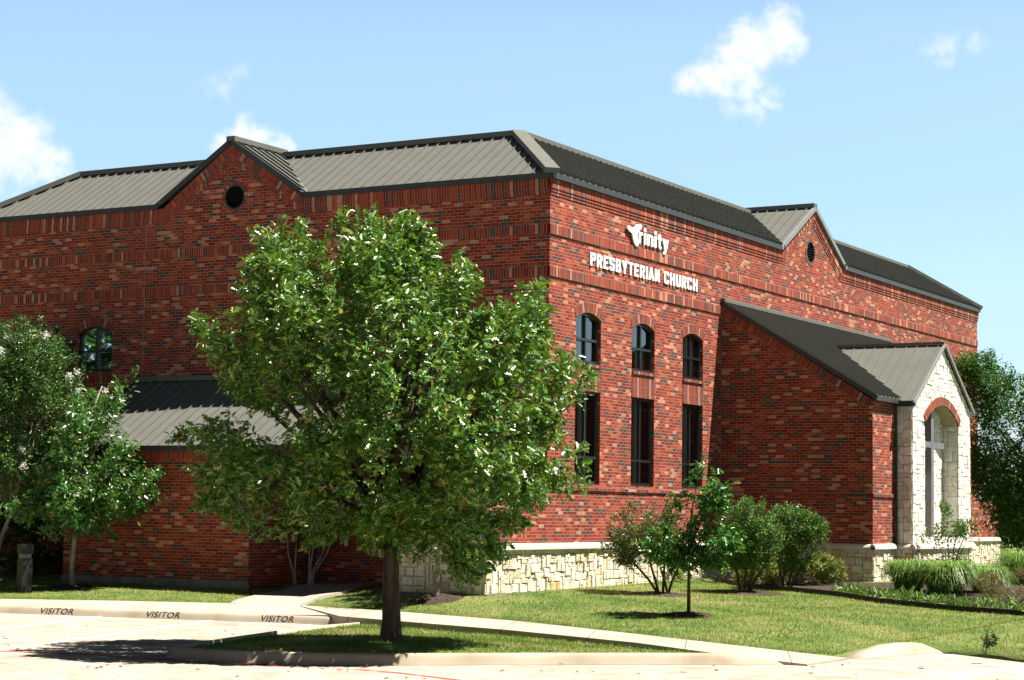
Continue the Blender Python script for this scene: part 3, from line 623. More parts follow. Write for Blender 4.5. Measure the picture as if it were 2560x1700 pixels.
for a, c in (((-o2, -o2, ZT), (-o2, GL[0]-.12, ZT)), ((-o2, GL[1]+.12, ZT), (-o2, LY+OV, ZT)), ((-o2, -o2, ZT), (GR[0]-.12, -o2, ZT)), ((GR[1]+.12, -o2, ZT), (LX+OV, -o2, ZT))): fas(b, a, c)
for c0, s_, ax in ((GL[2], (GL[1]-GL[0])/2+.1, 'L'), (GR[2], (GR[1]-GR[0])/2+.1, 'R')):
    for sg in (-1, 1):
        a = (-o2-.01, c0+sg*(s_+.02), ze) if ax == 'L' else (c0+sg*(s_+.02), -o2-.01, ze); c = (-o2-.01, c0, gz_) if ax == 'L' else (c0, -o2-.01, gz_); fas(b if ax == 'L' else bR, a, c)
b.build('fascia', M['trim'], RO); bR.build('rake_trim', M['pale_trim'], RO)
b = MB() # ridge and hip caps, valley flashing
for a, c, w in (((RD, RD, ZR+.06), (RD, GL[2]+.0, ZR+.06), .2), ((RD, GL[2], ZR+.06), (RD, LY-RD, ZR+.06), .2), ((RD, RD, ZR+.06), (GR[2], RD, ZR+.06), .2), ((GR[2], RD, ZR+.06), (LX-RD, RD, ZR+.06), .2),
                ((-OV, -OV, ZT+.07), (RD, RD, ZR+.08), .26), ((-OV, LY+OV, ZT+.07), (RD, LY-RD, ZR+.08), .24), ((LX+OV, -OV, ZT+.07), (LX-RD, RD, ZR+.08), .24),
                ((-OV-.02, GL[2], gz_+.05), (RD+.1, GL[2], gz_+.05), .2), ((GR[2], -OV-.02, gz_+.05), (GR[2], RD+.1, gz_+.05), .2)): beam(b, (a[0], a[1], a[2]-.08), (c[0], c[1], c[2]-.08), w*1.2, .115)
for a, c in (((-OV, GL[0]-.1, ZT+.01), (RD, GL[2], ZR+.01)), ((-OV, GL[1]+.1, ZT+.01), (RD, GL[2], ZR+.01)), ((GR[0]-.1, -OV, ZT+.01), (GR[2], RD, ZR+.01)), ((GR[1]+.1, -OV, ZT+.01), (GR[2], RD, ZR+.01))): beam(b, a, c, .26, .012)
b.build('ridge_cap', M['metal_roof'], RO)

# lower walls, stone base and limestone cap
def clip(poly, a, c):
    out = []
    f = lambda p: (c[0]-a[0])*(p[1]-a[1])-(c[1]-a[1])*(p[0]-a[0])
    for p, q in zip(poly, poly[1:]+poly[:1]):
        fp, fq = f(p), f(q)
        if fp >= 0: out.append(p)
        if (fp >= 0) != (fq >= 0): t = fp/(fp-fq); out.append((p[0]+(q[0]-p[0])*t, p[1]+(q[1]-p[1])*t))
    return out
def stones(b, P_, u0, u1, v0, v1, cell=.092, convex=None, skip=None, d=(.012, .05), gap=.006):
    nu = max(2, int(round((u1-u0)/cell))); nv = max(2, int(round((v1-v0)/cell))); cu, cv = (u1-u0)/nu, (v1-v0)/nv
    used = np.zeros((nu, nv), bool); sz = [(1, 1), (2, 1), (1, 2), (2, 2), (3, 2), (2, 3), (1, 3), (3, 1), (2, 2), (2, 3)]
    for i in range(nu):
        for k in range(nv):
            if used[i, k]: continue
            a, c = random.choice(sz); a = min(a, nu-i); c = min(c, nv-k)
            while a > 1 and used[i:i+a, k:k+c].any(): a -= 1
            while c > 1 and used[i:i+a, k:k+c].any(): c -= 1
            used[i:i+a, k:k+c] = True
            x0, x1, y0, y1 = u0+i*cu+gap, u0+(i+a)*cu-gap, v0+k*cv+gap, v0+(k+c)*cv-gap
            j = lambda: random.uniform(-.010, .010)
            q = [(x0+j(), y0+j()), (x1+j(), y0+j()), (x1+j(), y1+j()), (x0+j(), y1+j())]
            if convex:
                for e, g in zip(convex, convex[1:]+convex[:1]):
                    if len(q) >= 3: q = clip(q, e, g)
                if len(q) < 3: continue
            mx_, my_ = sum(p[0] for p in q)/len(q), sum(p[1] for p in q)/len(q)
            if skip and skip(mx_, my_): continue
            D = random.uniform(*d); ins = [(mx_+(p[0]-mx_)*.86, my_+(p[1]-my_)*.86) for p in q]
            dd = [D+random.uniform(-.008, .008) for _ in q]; base = len(b.v)
            V = [P_(*p, 0) for p in q]+[P_(*p, D*.6) for p in q]+[P_(*p, e) for p, e in zip(ins, dd)]; nq = len(q)
            b.v += V
            fs = [tuple(range(base+2*nq, base+3*nq))]
            for t in range(nq):
                w_ = (t+1) % nq; fs += [(base+t, base+w_, base+nq+w_, base+nq+t), (base+nq+t, base+nq+w_, base+2*nq+w_, base+2*nq+t)]
            b.f += fs; b.uv += [[(0, 0)]*len(f) for f in fs]; b.mi += [0]*len(fs)
def cap_run(b, P_, s0, s1, z0=1.315, z1=1.45):
    pr = [(.06, z0), (.10, z0+.012), (.10, z0+.06), (.065, z1-.02), (.03, z1), (-.01, z1)]
    for (d0, a), (d1, c) in zip(pr[:-1], pr[1:]): b.poly([P_(s0, a, d0), P_(s1, a, d0), P_(s1, c, d1), P_(s0, c, d1)])
    b.poly([P_(s0, z0, .0), P_(s1, z0, .0), P_(s1, z0, .06), P_(s0, z0, .06)])
    for s in (s0, s1): b.poly([P_(s, a, d) for d, a in pr]+[P_(s, z0, -.01)])
XB = -2.4
lw = MB()
P2 = Pl('L', XB)
lw.poly([(XB, 0, 1.4), (0, 0, 1.4), (0, 0, 2.62), (XB, 0, 2.62)]); lw.poly([(XB, 2.2, 1.4), (XB, 0, 1.4), (XB, 0, 2.62), (XB, 2.2, 2.62)]); lw.poly([(0, 2.2, .2), (XB, 2.2, .2), (XB, 2.2, 2.62), (0, 2.2, 2.62)]); lw.poly([(XB, 0, 2.618), (0, 0, 2.618), (0, 2.2, 2.618), (XB, 2.2, 2.618)])
lw.build('low_wall', M['brick'], church); lw = MB()
lw.poly([(LX, 0, 1.4), (LX+2.4, 0, 1.4), (LX+2.4, 0, 2.62), (LX, 0, 2.62)]); lw.poly([(LX+2.4, 0, .2), (LX+2.4, 2.2, .2), (LX+2.4, 2.2, 2.62), (LX+2.4, 0, 2.62)]); lw.poly([(LX, 0, 2.618), (LX+2.4, 0, 2.618), (LX+2.4, 2.2, 2.618), (LX, 2.2, 2.618)])
lw.build('low_wall', M['brick'], church)
sb = MB()
runs = [(PR, XB-.03, 8.75, .47), (P2, -.03, 2.2, .42), (Pl('L', 8.75), -3.845-.03, -.03, .4), (Pl('R', -3.845), 8.72, 10.3, .4), (Pl('R', 0), 20.9, LX+2.4, .3), (Pl('R', -3.845), 14.86, 16.4, .3)]
for P_, s0, s1, z0 in runs:
    sb.poly([P_(s0, .1, .005), P_(s1, .1, .005), P_(s1, 1.34, .005), P_(s0, 1.34, .005)], None, 1); stones(sb, P_, s0, s1, z0+.0, 1.325)
sb.build('stone_base', [M['stone'], M['mortar']], church)
fb = MB(); fb.box((XB-.07, -.07, .1), (XB+2.6, .0-.002, .475)); fb.box((XB-.07, 0.0, .1), (XB-.004, 2.2, .475)); fb.build('foundation', M['found'], church)
for P_, s0, s1, z0 in runs: cb = MB(); cap_run(cb, P_, *((s0-.04, s1+.03, 1.312, 1.446) if P_(0, 0, 1)[1] == 0 else (s0-.07, s1+.07, 1.315, 1.45))); cb.build('stone_cap', M['cap'], church)
# left side wing under its own lean-to roof
WG = MB(); wy0, wy1 = 5.73, 10.83
WG.poly([(XB, wy1, .2), (XB, wy0, .2), (XB, wy0, 3.3), (XB, wy1, 3.3)]); zt = lambda x: 4.93+.63*x
for y in (wy0, wy1): WG.poly([(XB, y, .2), (0, y, .2), (0, y, zt(0)), (XB, y, zt(XB))])
wing = WG.build('side_wing', M['brick'], church)
b = MB(); band(b, P2, [(wy0, 3.3), (wy1, 3.3)], 0, .203, .006); band(b, P2, [(wy0, 2.75), (wy1, 2.75)], 0, .068, .006); b.build('brick_band', M['soldier'], wing)
b = MB(); b.box((XB-.03, wy0-.03, .1), (XB-.002, wy1+.03, .56)); b.build('foundation', M['found'], wing)
b = MB(); rs = math.hypot(2.56, 1.613); wr0 = 2.3
roof(b, (-2.56, wr0, 3.37), (0, 1, 0), (2.56, 0, 1.613), [(0, 0), (wy1-wr0+.13, 0), (wy1-wr0+.13, rs), (0, rs)], .1)
b.poly([(-2.5, wr0, 3.27), (0, wr0, 3.27), (0, wy0, 3.27), (-2.5, wy0, 3.27)])
beam(b, (-.07, wr0, 4.955), (-.07, wy1+.13, 4.955), .14, .1); wr = b.build('roof', M['metal_roof'], wing)
b = MB(); fas(b, (-2.55, wr0, 3.37), (-2.55, wy1+.13, 3.37), .105)
for y in (wr0+.03, wy1+.1): fas(b, (-2.56, y, 3.37), (0, y, 4.985), .1)
b.build('fascia', M['trim'], wr)
# front entry wing, lean-to against the right face
EX0, EX1, EY = 8.75, 16.4, -3.845; zs_ = lambda y: 7.17+.613*y
E_ = MB()
E_.tess([(EY, 1.3), (0, 1.3), (0, zs_(0)), (EY, zs_(EY))], [], Pl('L', EX0)); E_.poly([(EX0, EY, 1.3), (EX1, EY, 1.3), (EX1, EY, 4.83), (EX0, EY, 4.83)]); E_.poly([(EX1, EY, .2), (20.8, 0, .2), (20.8, 0, 7.1), (EX1, EY, 4.83)])
entry = E_.build('entry_wing', M['brick'], church)
b = MB(); band(b, Pl('L', EX0), [(EY, zs_(EY)), (0, zs_(0))], 0, .203, .02); band(b, Pl('L', EX0), [(EY+.0, zs_(EY)-.25), (0, zs_(0)-.25)], .0, .012, .006, False); b.build('soldier_band', M['soldier'], entry)
b = MB(); ry = EY-.12; rz = 4.90; rr_ = math.hypot(-ry, 7.27-rz)
roof(b, (EX0-.1, ry, rz), (1, 0, 0), (0, -ry, 7.27-rz), [(0, 0), (EX1-EX0+.1, 0), (20.86-EX0+.1, rr_), (0, rr_)], .03, SP, 0, .06)
beam(b, (EX0-.1, -.06, 7.25), (20.86, -.06, 7.25), .13, .09); er = b.build('roof', M['metal_roof'], entry)
b = MB(); fas(b, (EX0-.09, ry, rz), (EX0-.09, 0, 7.27), .1, .05); fas(b, (EX0-.1, ry+.02, rz), (EX1, ry+.02, rz), .11, .07); b.build('fascia', M['trim'], er)
# stone portal with gabled roof, arched niche
PX0, PX1, PY, PA, PE = 10.3, 14.86, -4.28, 6.33, 4.82; PC = (PX0+PX1)/2
PP = Pl('R', PY); N0, N1, NS, NT, NB = 11.2, 13.87, 4.40, 4.87, 1.60; NY = -.40
nh = [(N0, NB), (N1, NB)]+arch_pts(N0, N1, NS, NT, 14)
pb = MB(); tri = [(PX0, 1.3), (PX1, 1.3), (PX1, PE), (PC, PA), (PX0, PE)]
pb.tess(tri, [nh], PP, 1); PS = Pl('L', PX0)
pb.poly([(PX0, PY, 1.3), (PX0, EY, 1.3), (PX0, EY, PE), (PX0, PY, PE)], None, 1); pb.poly([(PX1, PY, 1.3), (PX1, EY, 1.3), (PX1, EY, PE), (PX1, PY, PE)], None, 1)
for i in range(len(nh)): a, c = nh[i-1], nh[i]; pb.poly([PP(*a), PP(*c), PP(*c, NY), PP(*a, NY)], None, 1)
pb.poly([PP(*q, NY) for q in nh], None, 1)
ra = lambda x, z: (N0-.02 < x < N1+.02) and (NB-.03 < z < NS) or (z >= NS and any(0 for _ in ())) or (z >= NS and math.hypot(x-PC, z-(NT-RAD)) < RAD+.16)
w_ = (N1-N0)/2; s__ = NT-NS; RAD = (w_*w_+s__*s__)/(2*s__)
def front_skip(x, z):
    if N0 < x < N1 and NB < z < NS: return True
    return z >= NS-.2 and N0-.12 < x < N1+.12 and math.hypot(x-PC, z-(NT-RAD)) < RAD+.13
# the front in bands so that stones end cleanly at the niche
dd_ = (.010, .028)
stones(pb, PP, PX0, N0, 1.45, NS, .105, None, front_skip, dd_, .005); stones(pb, PP, N1, PX1, 1.45, NS, .105, None, front_skip, dd_, .005); stones(pb, PP, N0, N1, 1.45, NB, .105, None, None, dd_, .005)
stones(pb, PP, PX0, PX1, NS, PA+.02, .10, tri, front_skip, dd_, .005)
stones(pb, PS, PY, EY, 1.45, PE, .105, None, None, dd_, .005)
stones(pb, PP_back := (lambda s, z, d=0: (s, PY+.40-d, z)), N0+.02, N1-.02, NB, NT, .105, None, lambda x, z: math.hypot(x-PC, z-(NT-RAD)) > RAD-.02 and z > NS-.05, dd_, .005)
PJ = lambda s, z, d=0: (N1-d, s, z)
stones(pb, PJ, PY+.01, PY+.39, NB, NS, .13, None, None, (.006, .016), .006)
PJ2 = lambda s, z, d=0: (N0+d, s, z)
stones(pb, PJ2, PY+.01, PY+.39, NB, NS, .13, None, None, (.006, .016), .006)
portal = pb.build('stone_portal', [M['pale_stone'], M['mortar']], church)
b = MB(); A = arch_pts(N0, N1, NS, NT, 30, -.0); B_ = arch_pts(N0, N1, NS, NT, 30, .205); u = 0
for k in range(29):
    l = math.dist(A[k], A[k+1]); D = .045
    b.poly([PP(*A[k], D), PP(*A[k+1], D), PP(*B_[k+1], D), PP(*B_[k], D)], [(.001, u), (.001, u+l), (.202, u+l), (.202, u)])
    b.poly([PP(*B_[k], D), PP(*B_[k+1], D), PP(*B_[k+1], -.01), PP(*B_[k], -.01)], [(0, u), (0, u+l), (.05, u+l), (.05, u)]); b.poly([PP(*A[k], -.1), PP(*A[k+1], -.1), PP(*A[k+1], D), PP(*A[k], D)], [(0, u), (0, u+l), (.1, u+l), (.1, u)]); u += l
for e_ in (0, -1): b.poly([PP(*A[e_], D), PP(*B_[e_], D), PP(*B_[e_], -.01), PP(*A[e_], -.01)])
b.build('brick_arch', M['soldier'], portal)
for q_, a_, c_, z_ in ((PP, PX0-.09, PX1+.09, 0), (PS, PY-.0, EY-.1, .004)): b = MB(); cap_run(b, q_, a_, c_, 1.315-z_, 1.45-z_); b.build('stone_cap', M['cap'], portal)
b = MB(); b.poly([PP(PX0, .1, .005), PP(PX1, .1, .005), PP(PX1, 1.33, .005), PP(PX0, 1.33, .005)], None, 1); stones(b, PP, PX0, PX1, .4, 1.325); b.poly([PS(PY, .1, .005), PS(EY, .1, .005), PS(EY, 1.33, .005), PS(PY, 1.33, .005)], None, 1); stones(b, PS, PY, EY, .4, 1.325); b.build('stone_base', [M['stone'], M['mortar']], portal)
b = MB(); hw_ = PC-PX0+.07; rise_ = 6.40-4.84; sl_ = math.hypot(hw_, rise_); fy = PY-.09; Lr = 2.55
b1 = 4.84
yb = lambda z: (z-4.93)/.613+EY   # where the lean-to roof is at that height
vb = EY-fy+.05
for sg in (-1, 1): roof(b, (PC+sg*hw_, fy, 4.84), (0, 1, 0), (-sg*hw_, 0, rise_), [(0, 0), (.3, 0), (vb+2.45, sl_), (0, sl_)], .14, .275, 0, .035)
beam(b, (PC, fy, 6.41), (PC, fy+vb+2.5, 6.41), .16, .05)
beam(b, (PX0-.07, EY-.08, 4.87), (PC, EY+2.42, 6.42), .2, .012)
pr_ = b.build('roof', M['metal_roof'], portal)
b = MB()
for sg in (-1, 1): fas(b, (PC+sg*(hw_+.02), fy, 4.82), (PC, fy, 6.41), .055, .05)
b.build('rake_trim', M['pale_trim'], pr_)
b = MB(); fas(b, (PX0-.06, fy, 4.85), (PX0-.06, EY-.03, 4.85), .12, .08); b.build('gutter', M['trim'], pr_)
b = MB(); b.tube([(10.25, -3.9, 4.8), (10.25, -3.9, 1.45)], .028, 8); b.build('downspout', M['trim'], church)
M['seal'] = mottled('joint_sealant', [(.3, (.20, .11, .09)), (.7, (.26, .15, .12))], 4, .8)
for a_, c_ in (((-.006, 10.775, 5.1), (.0, 10.795, ZE-.35)), ((8.71, -.006, 1.46), (8.73, 0, 6.9))): b = MB(); b.box(a_, c_); b.build('expansion_joint', M['seal'], church)
# ------------------------------------------------------------------ things on the building
cr = MB(); cx_, cf = 12.17, -4.17
cr.box((cx_-.1, cf, NB+.01), (cx_+.1, cf+.17, 4.78)); cr.box((cx_-.93, cf+.004, 3.80), (cx_+.93, cf+.17-.004, 3.945))
cro = cr.build('cross', M['cross']); tag(cro, 'tall dark bronze cross standing in the arched stone niche', 'cross')
s1 = tag(empty('wall_sign', (4.5, 0, 8.0)), 'raised white lettering reading Trinity high on the brick wall', 'sign')
T = [(3.443, 8.442), (3.56, 8.453), (3.655, 8.425), (3.73, 8.419), (3.837, 8.456), (3.938, 8.528), (4.102, 8.56), (4.171, 8.536), (4.155, 8.475), (4.053, 8.416), (3.976, 8.359), (3.936, 8.293), (3.955, 8.219), (3.994, 8.147), (4.009, 8.088), (3.965, 8.033), (3.89, 8.042), (3.797, 8.107), (3.741, 8.192), (3.705, 8.279), (3.685, 8.303), (3.563, 8.329), (3.468, 8.377)]
b = MB(); b.tess(T, [], lambda s, z: (s, -.062, z))
for a, c in zip(T, T[1:]+T[:1]): b.poly([(a[0], -.062, a[1]), (c[0], -.062, c[1]), (c[0], -.03, c[1]), (a[0], -.03, a[1])])
PH = [(2, 5.6), (3.6, 5.6), (4, 6), (4, 7.9), (3.6, 8.3), (2, 8.3)]
GL_ = {'P': (6, [[(0, 0), (2, 0), (2, 3.8), (4.6, 3.8), (6, 5), (6, 8.8), (4.6, 10), (0, 10)]], [PH]),
 'R': (6.2, [[(0, 0), (2, 0), (2, 3.8), (2.6, 3.8), (4, 0), (6.2, 0), (4.5, 4.2), (6, 5.3), (6, 8.8), (4.6, 10), (0, 10)]], [PH]),
 'E': (5.4, [[(0, 0), (5.4, 0), (5.4, 1.8), (2, 1.8), (2, 4.2), (4.9, 4.2), (4.9, 5.9), (2, 5.9), (2, 8.2), (5.4, 8.2), (5.4, 10), (0, 10)]], []),
 'S': (6, [[(0, 1.2), (1.2, 0), (4.8, 0), (6, 1.2), (6, 4.6), (5, 5.6), (2, 6.2), (2, 7.9), (2.4, 8.3), (3.6, 8.3), (4, 7.9), (4, 7), (6, 7), (6, 8.8), (4.8, 10), (1.2, 10), (0, 8.8), (0, 5.4), (1, 4.5), (4, 3.8), (4, 2.1), (3.6, 1.7), (2.4, 1.7), (2, 2.1), (2, 3), (0, 3)]], []),
 'B': (6, [[(0, 0), (4.8, 0), (6, 1.2), (6, 4.2), (5.2, 5.1), (5.9, 6), (5.9, 8.8), (4.7, 10), (0, 10)]], [[(2, 1.7), (3.7, 1.7), (4, 2), (4, 3.9), (3.7, 4.2), (2, 4.2)], [(2, 5.9), (3.6, 5.9), (3.9, 6.2), (3.9, 8), (3.6, 8.3), (2, 8.3)]]),
 'Y': (6, [[(2.1, 0), (4.1, 0), (4.1, 4), (6.4, 10), (4.2, 10), (3.1, 6.4), (2, 10), (-.2, 10), (2.1, 4)]], []),
 'T': (6, [[(2, 0), (4, 0), (4, 8.2), (6, 8.2), (6, 10), (0, 10), (0, 8.2), (2, 8.2)]], []), 'I': (2, [[(0, 0), (2, 0), (2, 10), (0, 10)]], []),
 'A': (6.2, [[(-.2, 0), (1.9, 0), (2.25, 2), (3.95, 2), (4.3, 0), (6.4, 0), (4.2, 10), (2, 10)]], [[(2.55, 3.7), (3.65, 3.7), (3.1, 7.4)]]),
 'N': (6, [[(0, 0), (1.9, 0), (1.9, 6), (4.1, 0), (6, 0), (6, 10), (4.1, 10), (4.1, 4.2), (1.9, 10), (0, 10)]], []),
 'C': (6, [[(0, 1.2), (1.2, 0), (4.8, 0), (6, 1.2), (6, 3.4), (4, 3.4), (4, 2.1), (3.6, 1.7), (2.4, 1.7), (2, 2.1), (2, 7.9), (2.4, 8.3), (3.6, 8.3), (4, 7.9), (4, 6.8), (6, 6.8), (6, 8.8), (4.8, 10), (1.2, 10), (0, 8.8)]], []),
 'H': (6, [[(0, 0), (2, 0), (2, 4.1), (4, 4.1), (4, 0), (6, 0), (6, 10), (4, 10), (4, 5.9), (2, 5.9), (2, 10), (0, 10)]], []),
 'U': (6, [[(0, 1.2), (1.2, 0), (4.8, 0), (6, 1.2), (6, 10), (4, 10), (4, 2.1), (3.6, 1.7), (2.4, 1.7), (2, 2.1), (2, 10), (0, 10)]], []),
 'r': (3.8, [[(0, 0), (2, 0), (2, 4.6), (2.6, 5.2), (3.8, 5.2), (3.8, 7), (2.8, 7), (2, 6.3), (2, 7), (0, 7)]], []), 'i': (2, [[(0, 0), (2, 0), (2, 7), (0, 7)], [(0, 8.1), (2, 8.1), (2, 10), (0, 10)]], []),
 'n': (5.7, [[(0, 0), (2, 0), (2, 5), (2.4, 5.4), (3.4, 5.4), (3.7, 5), (3.7, 0), (5.7, 0), (5.7, 5.8), (4.6, 7), (2.9, 7), (2, 6.3), (2, 7), (0, 7)]], []),
 't': (3.9, [[(1, 1), (2, 0), (3.8, 0), (3.8, 1.6), (3, 1.6), (3, 5.4), (3.9, 5.4), (3.9, 7), (3, 7), (3, 9), (1, 9), (1, 7), (0, 7), (0, 5.4), (1, 5.4)]], []),
 'y': (5.6, [[(.6, -2.8), (2.2, -2.8), (3.2, -1.8), (5.8, 7), (3.8, 7), (2.9, 3), (2, 7), (-.2, 7), (1.9, .3), (1.6, -1.1), (.6, -1.1)]], [])}
def letters(txt, x0, x1, z, hgt, gap, y0=-.008, y1=-.034):
    b = MB(); tot = sum(GL_[c][0] for c in txt)+gap*(len(txt)-1); k = (x1-x0)/tot; kz = hgt/10; x = x0
    for ch in txt:
        w_g, outs, holes = GL_[ch]
        for n_o, o_ in enumerate(outs):
            f_ = lambda P: [(x+p[0]*k, z+p[1]*kz) for p in P]; hs_ = [f_(h) for h in holes] if n_o == 0 else []
            b.tess(f_(o_), hs_, lambda s, q: (s, y1, q))
            for L_ in [f_(o_)]+hs_:
                for a, c in zip(L_, L_[1:]+L_[:1]): b.poly([(a[0], y1, a[1]), (c[0], y1, c[1]), (c[0], y0, c[1]), (a[0], y0, a[1])])
        x += (w_g+gap)*k
    return b.build('lettering', M['white'])
for o in [b.build('emblem_letter', M['white']), letters('rinity', 4.03, 5.575, 8.125, .37, 1.2, -.028, -.056)]:
    o.parent = s1; o.matrix_parent_inverse = Matrix.Translation((-4.5, 0, -8.0))
s2 = tag(empty('wall_sign', (4.5, 0, 7.4)), 'raised white capitals reading PRESBYTERIAN CHURCH above the arched windows', 'sign')
for o in [letters('PRESBYTERIAN', 1.755, 5.165, 7.36, .288, 1.5), letters('CHURCH', 5.418, 7.238, 7.36, .288, 1.5)]:
    o.parent = s2; o.matrix_parent_inverse = Matrix.Translation((-4.5, 0, -7.4))
nb = MB(); nb.box((.03, -.05, 2.76), (.47, -.002, 3.12)); nb.box((.06, -.075, 2.79), (.44, -.0505, 3.09)); o = nb.build('wall_plaque', M['white']); tag(o, 'small white plaque box on the brick corner beside the oak', 'plaque')
# ------------------------------------------------------------------ vegetation
RX = np.array([RT[0], RT[1], 0]); RX /= np.linalg.norm(RX); DX = np.array([FW[0], FW[1], 0]); DX /= np.linalg.norm(DX)
SHAPES = {
    'oak': [(0, 0), (.18, .05), (.26, .2), (.38, .08), (.5, .3), (.62, .1), (.78, .24), (.86, .07), (1, .0)],
    'oval': [(0, 0), (.25, .17), (.6, .19), (1, 0)],
    'narrow': [(0, 0), (.35, .10), (.7, .08), (1, 0)],
    'broad': [(0, 0), (.2, .22), (.42, .13), (.58, .34), (.72, .16), (.88, .2), (1, 0)],
}
def leaves(name, pos, nrm, dirs, size, shape, m, parent, fold=.28):
    S = SHAPES[shape]; k = len(S); n = len(pos)
    d = dirs-(dirs*nrm).sum(1, keepdims=True)*nrm; d /= np.linalg.norm(d, axis=1, keepdims=True)+1e-9; s = np.cross(nrm, d)
    V = []
    for (x, y) in S: V.append(pos+size[:, None]*(d*(x-.1)+s*y+nrm*(y*fold-.18*x*x)))
    for (x, y) in S[1:-1]: V.append(pos+size[:, None]*(d*(x-.1)-s*y+nrm*(y*fold-.18*x*x)))
    V = np.stack(V, 1).reshape(-1, 3); nper = 2*k-2
    f1 = tuple(range(k)); f2 = (0,)+tuple([k-1])+tuple(range(nper-1, k-1, -1))
    return npmesh(name, V, nper, m, parent, [f1[::-1], (0,)+(k-1,)+tuple(range(nper-1, k-1, -1))][0:2])
def unit(a): return a/(np.linalg.norm(a, axis=-1, keepdims=True)+1e-9)
def pdist(P, poly):
    d = np.full(len(P), 1e9); poly = np.array(poly)
    for i in range(len(poly)):
        a = poly[i-1]; c = poly[i]; t = np.clip(((P-a)@(c-a))/(((c-a)**2).sum()+1e-12), 0, 1); d = np.minimum(d, np.linalg.norm(P-a-t[:, None]*(c-a), axis=1))
    return d
def crown(parent, base, poly, n_spray, per, size, shape, m, core, depth=1.0, spray=.45, spread=.16, shell=.55, name='crown', upb=.5, seed=1, blossom=None, extra=()):
    """leafy crown filling the volume whose outline (metres right, metres up) is poly, seen across the depth axis"""
    g = np.random.default_rng(seed); poly = [tuple(p) for p in poly]; A = np.array(poly); lo_, hi_ = A.min(0), A.max(0)
    P = g.uniform(lo_, hi_, (n_spray*12, 2)); P = P[inpoly(P, poly)]
    ncl = max(4, n_spray//17); Q = P[:ncl][g.integers(0, ncl, n_spray*6)]+g.normal(0, .38*spray, (n_spray*6, 2)); Q = Q[inpoly(Q, poly)]
    P = np.concatenate([P[ncl:ncl+int(n_spray*.20)], Q[:n_spray]]); P = P[g.permutation(len(P))]; D = pdist(P, poly); dm = np.percentile(D, 99)
    P, D = P[:n_spray], D[:n_spray]
    for (ax0, ay0), (ax1, ay1), k in extra:
        u = np.linspace(.05, 1, k)[:, None]; E0 = np.array([[ax0, ay0]])*(1-u)+np.array([[ax1, ay1]])*u+g.normal(0, .05, (k, 2)); P = np.concatenate([P, E0]); D = np.concatenate([D, np.full(k, .04)])
    n = len(P)
    q = np.clip(D/dm, 0, 1); H = depth*(hi_[0]-lo_[0])/2*np.sqrt(np.maximum(1-(1-q)**2, .0))*.98
    r = np.where(g.random(n) < shell, g.random(n)**.28, g.random(n)); wdep = H*r*g.choice([-1, 1], n)
    L = np.stack([P[:, 0], wdep, P[:, 1]], 1); L[n-sum(e[2] for e in extra):, 1] -= .35 if extra else 0       # local right, depth, up
    out = unit(L-np.array([core[0], 0, core[1]])); ax = unit(out+np.array([0, 0, upb])+g.normal(0, .35, (n, 3)))
    t = g.random((n, per, 1)); ln = (spray*g.uniform(.6, 1.25, (n, 1, 1)))
    pts = L[:, None, :]+ax[:, None, :]*(t-.55)*ln+g.normal(0, 1, (n, per, 3))*spread*(1.05-.75*t)
    pts = pts.reshape(-1, 3); oo = np.repeat(out, per, 0); aa = np.repeat(ax, per, 0)
    nr = unit(g.normal(0, .75, pts.shape)+oo*.45+np.array([0, 0, .75])); dr = unit(aa*.8+oo*.3+g.normal(0, .7, pts.shape)-np.array([0, 0, .15]))
    toW = lambda v: v[:, :1]*RX+v[:, 1:2]*DX+v[:, 2:3]*np.array([0, 0, 1.])
    pos = toW(pts); sz = size*g.uniform(.5, 1.35, len(pts)); keep = pts[:, 2] > .05
    o = leaves(name, pos[keep], toW(nr)[keep], toW(dr)[keep], sz[keep], shape, m, parent)
    if blossom:
        k = g.choice(n, blossom[0], replace=False); k = k[(L[k, 1] < .5*H[k])] ; tips = L[k]+ax[k]*spray*.6
        per2 = blossom[1]; bp = tips[:, None, :]+g.normal(0, blossom[2], (len(k), per2, 3)); bp = bp.reshape(-1, 3)
        leaves('blossoms', toW(bp), unit(g.normal(0, 1, bp.shape)), unit(g.normal(0, 1, bp.shape)), g.uniform(.03, .06, len(bp)), 'oval', blossom[3], parent)
    return toW(L), toW(ax), D
def trunk(parent, base_r, segs, m, name='trunk', n=10):
    b = MB()
    for pts, rad in segs: b.tube(pts, rad, n)
    return b.build(name, m, parent, smooth=True)
def w2(dx, dep, h): return RX*dx+DX*dep+np.array([0, 0, h])
def limbs(L, n, start, r0, seed, hmin=0):
    g = random.Random(seed); out = []; idx = [i for i in range(len(L)) if L[i][2] > hmin]
    for i in g.sample(idx, min(n, len(idx))):
        e = L[i]; s = np.array(start)+np.array([0, 0, g.uniform(-.25, .35)*1]); s[2] = max(s[2], .2)
        m1 = s+(e-s)*.35+np.array([g.uniform(-.12, .12), g.uniform(-.12, .12), .12]); m2 = s+(e-s)*.7+np.array([g.uniform(-.1, .1), g.uniform(-.1, .1), .08])
        out.append(([s, m1, m2, e], [r0, r0*.62, r0*.36, r0*.12]))
    return out
def pxpoly(pts, base, ppm): return [((x-base[0])/ppm, (base[1]-y)/ppm) for x, y in pts]
